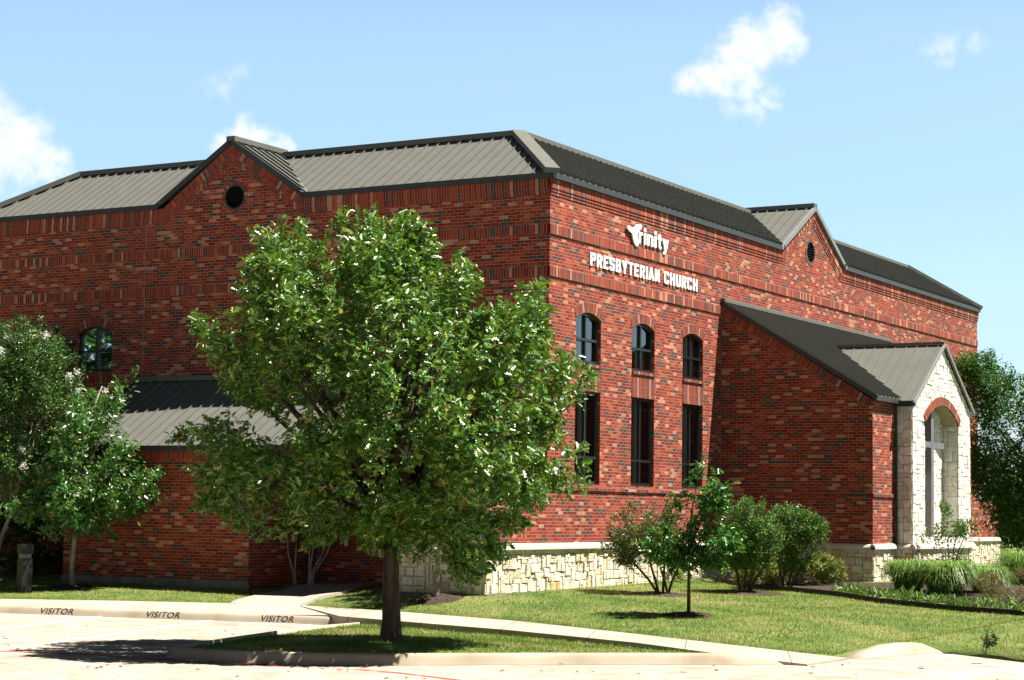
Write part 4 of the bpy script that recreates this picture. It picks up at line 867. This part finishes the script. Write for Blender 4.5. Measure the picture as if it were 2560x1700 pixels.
# big oak on the island
OC = [(65, 510), (120, 455), (170, 420), (230, 395), (240, 250), (270, 150), (330, 80), (380, 90), (470, 120), (495, 200), (560, 180), (580, 80), (670, 60), (740, 90), (785, 25), (830, 95), (930, 120), (1015, 150), (1045, 260), (1070, 330), (1095, 230), (1160, 230), (1200, 320), (1250, 400), (1275, 480), (1320, 320), (1400, 310), (1460, 345), (1450, 450), (1490, 520), (1470, 640), (1550, 650), (1640, 690), (1600, 740), (1530, 790), (1510, 870), (1550, 960), (1630, 1020), (1560, 1080), (1480, 1130), (1460, 1260), (1400, 1300), (1310, 1380), (1270, 1450), (1190, 1530), (1140, 1520), (1110, 1420), (1000, 1400), (960, 1470), (910, 1430), (800, 1400), (640, 1370), (520, 1420), (480, 1370), (360, 1410), (310, 1370), (200, 1350), (100, 1290), (60, 1180), (100, 1060), (60, 1020), (80, 950), (190, 920), (270, 905), (330, 880), (230, 850), (180, 780), (150, 700), (90, 620)]
OC = [(450+.6057*x, 500+.6059*y) for x, y in OC]
ob = (-11.55, -3.85, .19)
oak = tag(empty('oak_tree', ob), 'large round crowned oak on the grass island in front of the church', 'tree')
Lc, ax_, D_ = crown(oak, ob, pxpoly(OC, (978, 1602), 173.7), 1350, 38, .135, 'oak', M['oak_leaf'], (0, 2.4), .92, .5, .105, .66, seed=3, extra=[((-.9, 4.4), (-1.95, 5.45), 9), ((-.2, 5.1), (-.25, 5.95), 8), ((.7, 4.4), (1.05, 5.3), 9), ((1.4, 3.6), (2.0, 5.0), 11), ((1.9, 3.0), (2.75, 3.75), 9), ((1.8, 2.3), (2.7, 2.35), 9), ((-1.9, 3.4), (-2.8, 4.4), 11), ((-1.8, 2.5), (-3.0, 2.9), 9), ((.8, 1.8), (1.05, 1.05), 9), ((.2, 4.6), (.55, 5.7), 8)])
tr = [([(0, 0, -.1), w2(0, 0, .06), w2(.0, 0, .3), w2(-.02, 0, .9), w2(-.03, 0, 1.5), w2(.0, 0, 2.2), w2(.03, .05, 3.1), w2(-.05, 0, 4.4), w2(-.1, 0, 5.3)], [.22, .165, .135, .122, .11, .10, .075, .045, .02])]
tr += limbs(Lc, 46, w2(0, 0, 1.75), .075, 5, 1.2)
trunk(oak, 0, tr, M['bark'], n=10)
# young oaks
c6 = lambda P: [(x*.4593, 780+y*.4592) for x, y in P]
sl_b = (-3.55, 9.5, gz(-3.55, 9.5)-.01)
t2 = tag(empty('young_oak_tree', sl_b), 'young oak with pale slim trunk between the bollard and the brick wing', 'tree', 'young oaks around the church')
PO = c6([(620, 380), (660, 400), (650, 470), (665, 560), (665, 620), (710, 650), (650, 720), (560, 760), (545, 830), (600, 830), (660, 810), (740, 780), (775, 820), (720, 870), (650, 890), (610, 930), (700, 960), (780, 990), (850, 950), (910, 940), (895, 990), (820, 1040), (750, 1060), (720, 1110), (640, 1090), (590, 1110), (620, 1160), (560, 1180), (490, 1190), (400, 1210), (320, 1210), (230, 1150), (120, 1110), (120, 1080), (220, 1060), (280, 1000), (300, 940), (330, 800), (400, 640), (480, 480), (560, 480), (610, 460)])
Lc, _, _ = crown(t2, sl_b, pxpoly(PO, (205, 1470), 115.6), 300, 42, .12, 'oak', M['young_leaf'], (.3, 2.6), .8, .5, .11, .5, seed=11, extra=[((.5, 2.0), (1.72, 2.42), 16), ((.6, 2.55), (1.25, 3.05), 9), ((.3, 1.5), (.72, 1.32), 6), ((-.3, 1.75), (-1.25, 1.65), 10), ((.7, 3.7), (1.0, 4.35), 7), ((.5, 1.9), (1.35, 1.85), 8)])
trunk(t2, 0, [([(0, 0, -.1), w2(0, 0, .1), w2(-.02, 0, .5), w2(.03, 0, 1.2), w2(.06, 0, 2.2), w2(.1, 0, 3.2), w2(.5, 0, 4.3)], [.085, .065, .055, .05, .045, .03, .012])]+limbs(Lc, 20, w2(.06, 0, 2.2), .025, 8), M['pale_bark'], n=8)
sr_b = (-3.19, -4.68, gz(-3.19, -4.68)-.02)
t3 = tag(empty('young_oak_tree', sr_b), 'small young oak alone on the lawn before the three bushes', 'tree', 'young oaks around the church')
c3 = lambda P: [(1500+x*.2614, 1150+y*.2615) for x, y in P]
PR_ = c3([(980, 60), (1040, 70), (1090, 110), (1150, 110), (1170, 200), (1215, 260), (1190, 330), (1180, 420), (1110, 490), (1020, 480), (1000, 560), (1080, 640), (1190, 640), (1290, 760), (1270, 850), (1220, 940), (1100, 980), (1040, 1000), (980, 960), (900, 960), (880, 1060), (790, 1020), (760, 960), (640, 960), (480, 900), (340, 860), (320, 800), (400, 740), (500, 700), (490, 520), (530, 380), (640, 370), (690, 350), (700, 240), (780, 220), (800, 330), (850, 250), (860, 150), (920, 100)])
Lc, _, _ = crown(t3, sr_b, pxpoly(PR_, (1722, 1543), 140.4), 105, 26, .125, 'broad', M['young_leaf'], (.1, 1.6), .85, .4, .09, .5, seed=21)
trunk(t3, 0, [([(0, 0, -.1), w2(0, 0, .1), w2(0, 0, .7), w2(-.01, 0, 1.2), w2(.05, 0, 1.9), w2(.18, 0, 2.6)], [.05, .036, .03, .027, .02, .008])]+limbs(Lc, 16, w2(0, 0, 1.35), .014, 9), M['twig'], n=8)
st_b = (-3.05, .71, gz(-3.05, .71)-.02)
t4 = tag(empty('young_oak_tree', st_b), 'thin trunked young oak half hidden behind the big oak', 'tree', 'young oaks around the church')
Lc, _, _ = crown(t4, st_b, [(-.9, 1.9), (-.6, 1.4), (0, 1.15), (.6, 1.45), (.95, 2), (.8, 2.8), (.3, 3.6), (-.2, 3.7), (-.7, 3)], 90, 34, .12, 'oak', M['young_leaf'], (0, 2.1), .9, .45, .1, .5, seed=31)
trunk(t4, 0, [([(0, 0, -.1), w2(0, 0, .1), w2(.01, 0, .6), w2(.02, 0, 1.4), w2(0, 0, 2.5), w2(0, 0, 3.3)], [.062, .05, .045, .04, .03, .01])]+limbs(Lc, 10, w2(0, 0, 1.6), .02, 12), M['pale_bark'], n=8)
# crape myrtles
cm_b = (-3.3, 11.75, .3)
t5 = tag(empty('crape_myrtle', cm_b), 'bushy crape myrtle with white blossoms left of the young oak', 'flowering tree')
CMP = c6([(0, 70), (60, 40), (130, 30), (185, 130), (290, 190), (385, 250), (310, 300), (410, 310), (470, 370), (450, 420), (500, 480), (480, 600), (400, 700), (360, 800), (300, 880), (230, 960), (150, 1030), (60, 1060), (-100, 1060), (-250, 900), (-330, 600), (-300, 300), (-180, 110), (-80, 60)])
Lc, _, _ = crown(t5, cm_b, pxpoly(CMP, (-15, 1462), 115), 820, 50, .09, 'oval', M['myrtle_leaf'], (0, 2.8), .75, .5, .12, .6, seed=41, blossom=(60, 80, .042, M['petal']))
trunk(t5, 0, [([w2(-.5, 0, -.1), w2(-.45, 0, .8), w2(-.5, 0, 1.9), w2(-.6, .1, 3.5)], [.05, .045, .04, .015]), ([w2(-.35, 0, -.1), w2(-.2, 0, .7), w2(.15, 0, 1.6), w2(.6, 0, 3.2)], [.045, .04, .035, .012]), ([w2(-.3, .1, -.1), w2(-.1, .1, .9), w2(.2, .1, 1.9), w2(.5, .2, 3.6)], [.04, .035, .03, .012])]+limbs(Lc, 14, w2(.1, 0, 2), .02, 3), M['pale_bark'], n=7)
cr_b = (-.75, 4.95+1.9-.9, .4)
t6 = tag(empty('crape_myrtle', (-1.2, 6.15-1.0, .38)), 'shaded shrub with bare grey stems in the dark entrance recess', 'shrub')
gq = random.Random(4); segs = []
for dx, e in ((-.28, -.42), (-.24, -.2), (.1, .12), (.16, .5), (.22, .62), (.12, .2)):
    segs.append(([w2(dx*.7, 0, -.05), w2(dx*.9, 0, .35), w2(e*.8+gq.uniform(-.05, .05), 0, .75), w2(e, .05, 1.3)], [.028, .022, .017, .012]))
trunk(t6, 0, segs, M['pale_bark'], n=6)
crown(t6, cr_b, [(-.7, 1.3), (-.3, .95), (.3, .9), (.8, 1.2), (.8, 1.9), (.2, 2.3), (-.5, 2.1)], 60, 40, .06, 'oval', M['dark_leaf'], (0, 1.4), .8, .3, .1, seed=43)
# wax myrtle bushes
def bush(base, pts, bpx, ppm, m, label, stems, seed, dens=1., size=.06):
    t = tag(empty('bush', base), label, 'bush', 'multi stemmed bushes on the lawn')
    Lc, _, _ = crown(t, base, pxpoly(c3(pts), bpx, ppm), int(360*dens), 46, size, 'oval', m, (0, 1.0), .85, .3, .075, .55, seed=seed, upb=.9)
    segs = []
    for (dx, dep, h, e) in stems: segs.append(([w2(dx, dep, -.08), w2(dx+(e-dx)*.25, dep, h*.25), w2(dx+(e-dx)*.6+.03, dep, h*.55), w2(e, dep*2, h)], [.034, .028, .022, .009]))
    segs += [([s_[0][2], s_[0][2]+(L_-s_[0][2])*.5+np.array([0, 0, .05]), L_], [.016, .011, .004]) for s_, L_ in zip(segs*4, random.Random(seed).sample(list(Lc), min(len(Lc), 4*len(segs))))]
    trunk(t, 0, segs, M['twig'], n=6); return t
bz = lambda x, y: gz(x, y)-.02
bush((1.37, -1.97, bz(1.37, -1.97)), [(400, 310), (470, 330), (560, 370), (640, 380), (720, 500), (790, 700), (820, 880), (700, 960), (600, 960), (480, 930), (380, 900), (290, 990), (220, 960), (150, 900), (60, 830), (80, 700), (70, 560), (140, 480), (220, 480), (280, 400), (350, 340)], (1655, 1478), 122, M['red_bush_leaf'], 'airy bronze tinged bush left of the small lawn oak', [(0, 0, 1.3, -1.1), (-.03, .03, 1.4, -.5), (.02, 0, 1.5, .05), (.1, .03, 1.3, .55), (.15, -.02, 1.0, -.2)], 51, .62, .062)
bush((3.41, -2.91, bz(3.41, -2.91)), [(1150, 500), (1200, 430), (1300, 370), (1360, 320), (1450, 370), (1530, 310), (1560, 360), (1650, 450), (1720, 560), (1740, 750), (1690, 900), (1560, 990), (1400, 1000), (1250, 980), (1150, 950), (1100, 800), (1120, 600)], (1860, 1475), 118.4, M['bush_leaf'], 'dense green bush right of the small lawn oak', [(0, 0, 1.3, .1), (.05, .03, 1.4, .5), (-.05, .05, 1.2, -.35), (.08, 0, 1.2, .7)], 52, 1.05)
bush((5.2, -3.1, bz(5.2, -3.1)), [(1640, 380), (1700, 370), (1760, 410), (1840, 440), (1990, 500), (2080, 580), (2115, 680), (2060, 800), (1980, 900), (1900, 980), (1800, 1000), (1680, 980), (1580, 900), (1540, 700), (1560, 500)], (1945, 1463), 114, M['bush_leaf'], 'rounded green bush in front of the dark brick entry wall', [(0, 0, 1.1, -.3), (.05, .03, 1.2, .35), (-.05, .05, 1.0, .05), (.08, 0, 1.0, .6)], 53, 1.0)
# clipped hedge along the entry wing
def shrub(name, base, poly, ppm_n, m, label, cat, seed, size, shape='oval', per=44, depth=.8, group=None, spray=.14, spread=.05):
    t = tag(empty(name, base), label, cat, group)
    Lc, _, _ = crown(t, base, poly, ppm_n, per, size, shape, m, (0, .1), depth, spray, spread, .75, seed=seed, upb=.8, name='foliage')
    trunk(t, 0, [([(0, 0, -.05), L_*.5+np.array([0, 0, .03]), L_], [.012, .008, .003]) for L_ in random.Random(seed).sample(list(Lc), 8)], M['twig'], 'stem', 5); return t
shrub('hedge', (6.75, -2.75, gz(6.75, -2.75)), [(-1.05, 0), (-1.1, .35), (-.9, .58), (-.3, .64), (.4, .66), (.85, .64), (1.05, .5), (1.08, .2), (1.0, 0)], 620, M['hedge_leaf'], 'clipped pale green hedge along the dark entry wall', 'hedge', 61, .05, depth=.55)
shrub('shrub', (6.3, -.9, gz(6.3, -.9)), [(-1.3, 0), (-1.3, .3), (-.8, .5), (0, .45), (.7, .55), (1.1, .4), (1.1, 0)], 110, M['hedge_leaf'], 'low straggly pale shrub under the green bushes', 'shrub', 62, .05, depth=.4)
# ornamental grasses, rose, tan shrub
def tuft(base, R_, Hh, n, seed, label, m, lean=0):
    g = np.random.default_rng(seed); t = tag(empty('ornamental_grass', base), label, 'ornamental grass', 'arching grass clumps in the entrance bed')
    a = g.uniform(0, 2*np.pi, n); r = R_*g.uniform(.25, 1, n)**.7; hh = Hh*g.uniform(.55, 1.1, n); d = np.stack([np.cos(a), np.sin(a), np.zeros(n)], 1)+RX*lean
    dro = g.uniform(1.9, 2.95, n); s = np.stack([-np.sin(a), np.cos(a), np.zeros(n)], 1); root = d*(R_*.45*g.random((n, 1))**.6); k = 5; V = []
    for i in range(k+1):
        u = i/k; c = root+d*(r*(u**1.12))[:, None]+np.array([0, 0, 1.])*(hh*np.sin(u*dro))[:, None]; w = .012*(1-u)**.7+.001
        V += [c-s*w, c+s*w]
    V = np.stack(V, 1).reshape(-1, 3); npmesh('blades', V, 2*k+2, m, t, [(2*i, 2*i+1, 2*i+3, 2*i+2) for i in range(k)]); return t
for i, (x, y, R_, H_, n, lab) in enumerate(((6.0, -5.6, .62, .66, 900, 'leftmost arching green grass clump beside the stone corner'), (5.55, -6.55, .74, .70, 1100, 'widest arching grass clump, before the niche with the cross'), (6.6, -7.1, .55, .56, 700, 'smaller grass clump between the widest clump and the tan shrub'), (11.2, -6.7, .85, .80, 800, 'grass clump at the back behind the tan shrub'))):
    tuft((x, y, gz(x, y)), R_, H_, n, 70+i, lab, M['grass_blade'], .12)
shrub('shrub', (4.7, -8.35, gz(4.7, -8.35)), [(-.75, 0), (-.85, .3), (-.6, .62), (0, .72), (.7, .7), (1.2, .5), (1.3, 0)], 170, M['tan_leaf'], 'brownish tan shrub at the right end of the bed', 'shrub', 66, .045, 'narrow', 40, .7)
shrub('shrub', (9.6, -5.6, gz(9.6, -5.6)), [(-.7, 0), (-.6, .5), (0, .75), (.6, .55), (.7, 0)], 60, M['tan_leaf'], 'thin tan seed heads between the grasses and the portal', 'shrub', 67, .05, 'narrow', 34, .6)
rb = (10.5, -5.1, gz(10.5, -5.1)); t = tag(empty('rose_bush', rb), 'leggy rose bush with coral blooms in front of the cross', 'rose bush')
RP = [(-1.0, .35), (-.8, .9), (-.45, 1.3), (-.15, 1.2), (-.2, 1.75), (.05, 2.0), (.2, 1.5), (.5, 1.85), (.65, 1.3), (.75, .9), (.95, .6), (.7, .2), (-.6, .1)]
Lc, _, _ = crown(t, rb, RP, 78, 26, .085, 'oval', M['bush_leaf'], (0, .6), .6, .3, .09, seed=68)
trunk(t, 0, [([(0, 0, -.05), L_*.5+np.array([0, 0, .1]), L_], [.014, .01, .004]) for L_ in random.Random(5).sample(list(Lc), 16)], M['twig'], 'stem', 5)
gq = np.random.default_rng(6)
for (dx, h) in ((.52, 1.62), (.66, 1.05), (.8, .62)):
    c0 = w2(dx, -.3, h); bp = c0+gq.normal(0, .02, (26, 3)); leaves('bloom', bp, unit(gq.normal(0, 1, bp.shape)), unit(gq.normal(0, 1, bp.shape)), gq.uniform(.03, .05, 26), 'oval', M['rose_petal'], t)
# dark evergreen behind the crape myrtle; its lower part added to darken the recess
ev_b = (-1.05, 13.0, .35); te = tag(empty('evergreen_shrub', ev_b), 'tall dark evergreen behind the crape myrtle, lower part added to darken the shaded recess', 'evergreen')
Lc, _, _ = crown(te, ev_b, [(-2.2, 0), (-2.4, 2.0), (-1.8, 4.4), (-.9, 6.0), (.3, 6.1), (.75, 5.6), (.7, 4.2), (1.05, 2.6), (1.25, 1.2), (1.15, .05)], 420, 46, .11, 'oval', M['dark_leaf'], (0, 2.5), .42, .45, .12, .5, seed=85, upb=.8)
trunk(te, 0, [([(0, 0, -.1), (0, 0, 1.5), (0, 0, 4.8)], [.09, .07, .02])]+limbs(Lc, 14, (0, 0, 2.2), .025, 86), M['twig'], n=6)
# dark tree past the right end of the church
dt_b = (27.0, -3.1, .5); t7 = tag(empty('leafy_tree', dt_b), 'tall dark green tree beyond the right end of the church', 'tree')
DT = [(2300+x*.3509, 850+y*.3508) for x, y in [(290, 50), (350, 80), (400, 130), (430, 60), (450, 150), (480, 180), (560, 60), (590, 80), (540, 200), (580, 250), (650, 220), (680, 240), (700, 320), (780, 260), (900, 200), (1100, 260), (1200, 700), (1150, 1200), (1000, 1450), (850, 1560), (700, 1520), (620, 1440), (560, 1420), (430, 1410), (460, 1350), (520, 1300), (470, 1250), (520, 1180), (400, 1150), (370, 1100), (340, 800), (340, 500), (300, 380), (260, 300), (210, 150), (250, 200), (290, 200)]]
Lc, _, _ = crown(t7, dt_b, pxpoly(DT, (2622, 1425), 79.5), 1000, 50, .115, 'oval', M['shade_leaf'], (-.3, 3.2), .5, .75, .17, .6, seed=81, upb=.9)
trunk(t7, 0, [([w2(0, 0, -.2), w2(-.1, 0, 1), w2(-.2, 0, 2.2), w2(-.3, 0, 4), w2(-.5, 0, 6)], [.2, .16, .13, .09, .03]), ([w2(-.15, 0, 1.6), w2(-1.0, 0, 2.0), w2(-1.7, 0, 2.5), w2(-2.2, 0, 3.1)], [.09, .07, .055, .02])]+limbs(Lc, 24, w2(-.2, 0, 2.4), .05, 15), M['bark'], n=8)
# unseen ring of trees, added to block low sky light and reflect in the panes
g = np.random.default_rng(99)
ring = resample([(118, -2, 0), (116, 40, 0), (95, 75, 0), (60, 85, 0), (30, 75, 0), (2, 50, 0), (-16, 44, 0), (-30, 35, 0), (-44, 26, 0), (-58, 12, 0), (-66, -6, 0), (-68, -28, 0), (-60, -52, 0), (-40, -66, 0), (-15, -72, 0), (8, -74, 0), (40, -80, 0), (72, -70, 0), (105, -40, 0), (118, -4, 0)], 3.2)
pp = np.concatenate([np.stack([g.normal(p[0], 2.0, 420), g.normal(p[1], 2.0, 420), .2+(g.uniform(11, 18) if p[0] < 12 else g.uniform(2.6, 4.6))*(1-np.abs(g.normal(0, .38, 420)).clip(0, .98))*g.random(420)**.45], 1) for p in ring])
tag(leaves('unseen_woods', pp, unit(g.normal(0, 1, pp.shape)), unit(g.normal(0, 1, pp.shape)), g.uniform(.9, 1.7, len(pp))*np.where(pp[:, 0] > 14, .42, 1), 'oval', M['dark_leaf'], None), kind='stuff')
# sprout by the road
sp_b = (-7.4, -11.3, gz(-7.4, -11.3)); t8 = tag(empty('sapling', sp_b), 'tiny dark sapling sprouting at the lawn edge by the road', 'sapling')
Lc, _, _ = crown(t8, sp_b, [(-.06, .1), (-.1, .2), (0, .3), (.02, .42), (.12, .36), (.16, .26), (.08, .12)], 26, 9, .05, 'oval', M['dark_leaf'], (0, .15), .8, .06, .025, seed=91)
trunk(t8, 0, [([(0, 0, -.02), w2(.01, 0, .12), w2(.04, 0, .3)], [.012, .009, .004]), ([(0, 0, -.02), w2(-.04, 0, .1), w2(-.02, 0, .22)], [.01, .007, .003])], M['twig'], 'stem', 6)
# ------------------------------------------------------------------ street furniture and garden details
bo = (-4.9, 9.58, gz(-4.9, 9.58)); t9 = tag(empty('bollard_light', bo), 'square dark bronze bollard light on the grass at far left', 'bollard light')
ang = math.radians(-22); ca, sa = math.cos(ang), math.sin(ang); axx, ayy = np.array([ca, sa, 0]), np.array([-sa, ca, 0])
def sq(b, z0, z1, w, m=0): b.obox(np.array([0, 0, z0])-axx*w/2-ayy*w/2, axx*w, ayy*w, (0, 0, z1-z0), m)
b = MB(); sq(b, -.05, .70, .235); b.build('post', M['bollard'], t9)
b = MB(); sq(b, .701, .79, .19); b.build('lamp_lens', M['lens'], t9)
b = MB(); sq(b, .791, 1.0, .245); b.build('cap', M['bollard'], t9)
# mulch rings and bed
def mound(x, y, r, h):
    b = MB(); n = 26; z0 = gz(x, y); rings = []
    for k in range(6):
        q = k/5; rings.append([(x+r*q*math.cos(a)*(1+.12*math.sin(3*a+x)), y+r*q*math.sin(a)*(1+.12*math.cos(2*a+y)), gz(x+r*q*math.cos(a), y+r*q*math.sin(a))+h*(1-q*q)+random.uniform(0, .022)*(q < .95)-(.02 if k == 5 else 0)) for a in np.arange(n)*2*math.pi/n])
    for k in range(5):
        for i in range(n): b.poly([rings[k][i-1], rings[k][i], rings[k+1][i], rings[k+1][i-1]])
    return b
for x, y, r, h in ((-3.19, -4.68, .5, .06), (-3.55, 9.5, .5, .06), (-3.05, .71, .55, .09), (1.37, -1.97, .7, .03), (3.41, -2.91, .9, .03)):
    tag(mound(x, y, r, h).build('mulch', M['mulch'], merge=True, smooth=True), kind='stuff')
ED = [(7.2, -.45), (6.2, -1.25), (5.06, -2.2), (4.6, -3.6), (3.9, -4.8), (2.6, -6.2), (1.75, -8.1), (1.8, -9.6), (2.6, -12)]
b = MB(); e2 = resample([(x, y, 0) for x, y in ED], .5)
for a, c in zip(e2[:-1], e2[1:]):
    za, zc = gz(a[0], a[1]), gz(c[0], c[1]); d = np.array([c[0]-a[0], c[1]-a[1], 0]); d /= np.linalg.norm(d); n = np.array([-d[1], d[0], 0])*.012
    A0, C0 = np.array([a[0], a[1], za-.05]), np.array([c[0], c[1], zc-.05]); b.obox(A0-n, C0-A0, 2*n, (0, 0, .155))
tag(b.build('garden_edging', M['steel_edge']), 'long dark steel edging strip between lawn and planting bed', 'garden edging')
b = MB(); bp = ED+[(9, -12), (16.3, -4.6), (10.2, -4.4), (8.6, -4.0), (8.6, -.2)]
gx = np.arange(1.5, 17, .45); gy = np.arange(-12, 0, .45)
for x in gx:
    for y in gy:
        q = [(x, y), (x+.45, y), (x+.45, y+.45), (x, y+.45)]
        if all(inpoly(np.array(q), bp)): b.poly([(*p, gz(*p)+.03+.02*math.sin(p[0]*5+p[1]*3)) for p in q])
tag(b.build('planting_bed', M['mulch'], merge=True, smooth=True), kind='structure')
# iron fence glimpsed behind the tree
t = tag(empty('iron_fence', (35.5, 1.5, .45)), 'black iron picket fence glimpsed under the dark tree', 'fence')
b = MB()
for k in range(26): b.box((-.0+k*.12, -.01, 0), (.018+k*.12, .01, 1.2))
b.build('picket', M['frame'], t)
b = MB(); b.box((-.05, .012, 1.05), (3.2, .03, 1.09)); b.box((-.05, .012, .15), (3.2, .03, .19)); b.build('rail', M['frame'], t)
b = MB(); z0 = .72; b.tube([(XB-.01, 10.35, z0), (XB-.10, 10.35, z0), (XB-.12, 10.35, z0-.06)], .018, 8); b.tube([(XB-.05, 10.35, z0), (XB-.05, 10.35, z0+.06)], .03, 8)
tag(b.build('hose_tap', M['bollard']), 'small metal hose tap on the low wing wall near the slim oak', 'tap')

# ------------------------------------------------------------------ lawn blades and litter
def blades(name, polys, holes, dens, hgt, seed, zf, bbox):
    g = np.random.default_rng(seed); n = int((bbox[2]-bbox[0])*(bbox[3]-bbox[1])*dens); P = g.uniform(bbox[:2], bbox[2:], (n, 2))
    k = np.zeros(n, bool)
    for p in polys: k |= inpoly(P, p)
    for p in holes: k &= ~inpoly(P, p)
    P = P[k]; z = np.array([zf(x, y) for x, y in P]); n = len(P)
    a = g.uniform(0, 2*np.pi, n); w = .0065*g.uniform(.7, 1.5, n); h = hgt*g.uniform(.5, 1.35, n); lean = g.normal(0, .5, (n, 2))*h[:, None]
    s = np.stack([np.cos(a)*w, np.sin(a)*w, np.zeros(n)], 1); B0 = np.concatenate([P, z[:, None]-.01], 1); tip = B0+np.concatenate([lean, h[:, None]], 1)
    V = np.stack([B0-s, B0+s, tip], 1).reshape(-1, 3)
    return tag(npmesh(name, V, 3, M['lawn_blade'], None, [(0, 1, 2)]), kind='stuff')
blg = [(0, 20), (0, 10.9), (-2.43, 10.9), (-2.43, 5.65), (0, 5.65), (0, 2.25), (-2.48, 2.25), (-2.48, -.08), (30, -.08), (30, 20)]
doorw = [(-4.45, 4.75), (-2.4, 5.05), (0, 5.5), (0, 4.0), (-2.3, 3.62), (-4.5, 2.95)]
mrings = [[(x+r*math.cos(a), y+r*math.sin(a)) for a in np.arange(12)*math.pi/6] for x, y, r in ((-3.19, -4.68, .4), (-3.55, 9.5, .4), (-3.05, .71, .45))]
yard = [(a, c) for a, c, _ in FRONT if a > -8.3 or c > 0]+[(-2, -15.5), (13, -14), (13, 0), (0, 17.5)]
blades('grass', [yard], [blg, doorw, bp]+mrings, 620, .045, 5, gz, (-9.5, -15, 9, 14))
blades('grass', [ip], [], 900, .05, 6, hi, (-14.3, -9.2, -6.4, .2))
g = np.random.default_rng(9); n = 150
pos = np.concatenate([np.stack([g.uniform(-19, -8, 90), g.uniform(-13, 4, 90)], 1), np.stack([g.uniform(-14, -3, 60), g.uniform(-10, 2, 60)], 1)]); zz = np.array([(hi(x, y) if inpoly(np.array([[x, y]]), ip)[0] else gz(x, y) if inpoly(np.array([[x, y]]), yard)[0] else .004) for x, y in pos])
pos3 = np.concatenate([pos, zz[:, None]+.012], 1)
# small drifts against the kerb
for cx0, cy0 in ((-14.4, -4.6), (-15.6, .6), (-14.9, -6.4), (-15.9, -2.2), (-9.3, -9.4)):
    q = np.concatenate([g.normal((cx0, cy0), (.2, .25), (7, 2)), np.full((7, 1), .014)], 1); pos3 = np.concatenate([pos3, q])
o = leaves('fallen_leaves', pos3, unit(g.normal(0, .3, pos3.shape)+np.array([0, 0, 1.])), unit(g.normal(0, 1, pos3.shape)), g.uniform(.06, .12, len(pos3)), 'oak', M['dead_leaf'], None); tag(o, kind='stuff')
# low green ground cover along the edging
g = np.random.default_rng(12); q = []
for a, c in zip(e2[:-1], e2[1:]):
    for _ in range(14):
        u = g.random(); p = a[:2]+(c[:2]-a[:2])*u; d = c[:2]-a[:2]; nn = np.array([-d[1], d[0]])/np.linalg.norm(d); nn = nn if nn[0] > 0 else -nn
        p = p+nn*(.08+abs(g.normal(0, .45))); q.append((p[0], p[1], gz(*p)+.03+g.uniform(0, .12)))
q = np.array(q); q = q[(q[:, 1] < -4.6)]
q = np.concatenate([q+np.concatenate([g.normal(0, .07, (len(q), 2)), g.uniform(0, .05, (len(q), 1))], 1) for _ in range(8)])
tag(leaves('ground_cover', q, unit(g.normal(0, .8, q.shape)+np.array([0, 0, .4])), unit(g.normal(0, .6, q.shape)+np.array([0, 0, .9])), g.uniform(.08, .2, len(q)), 'narrow', M['grass_blade'], None), kind='stuff')
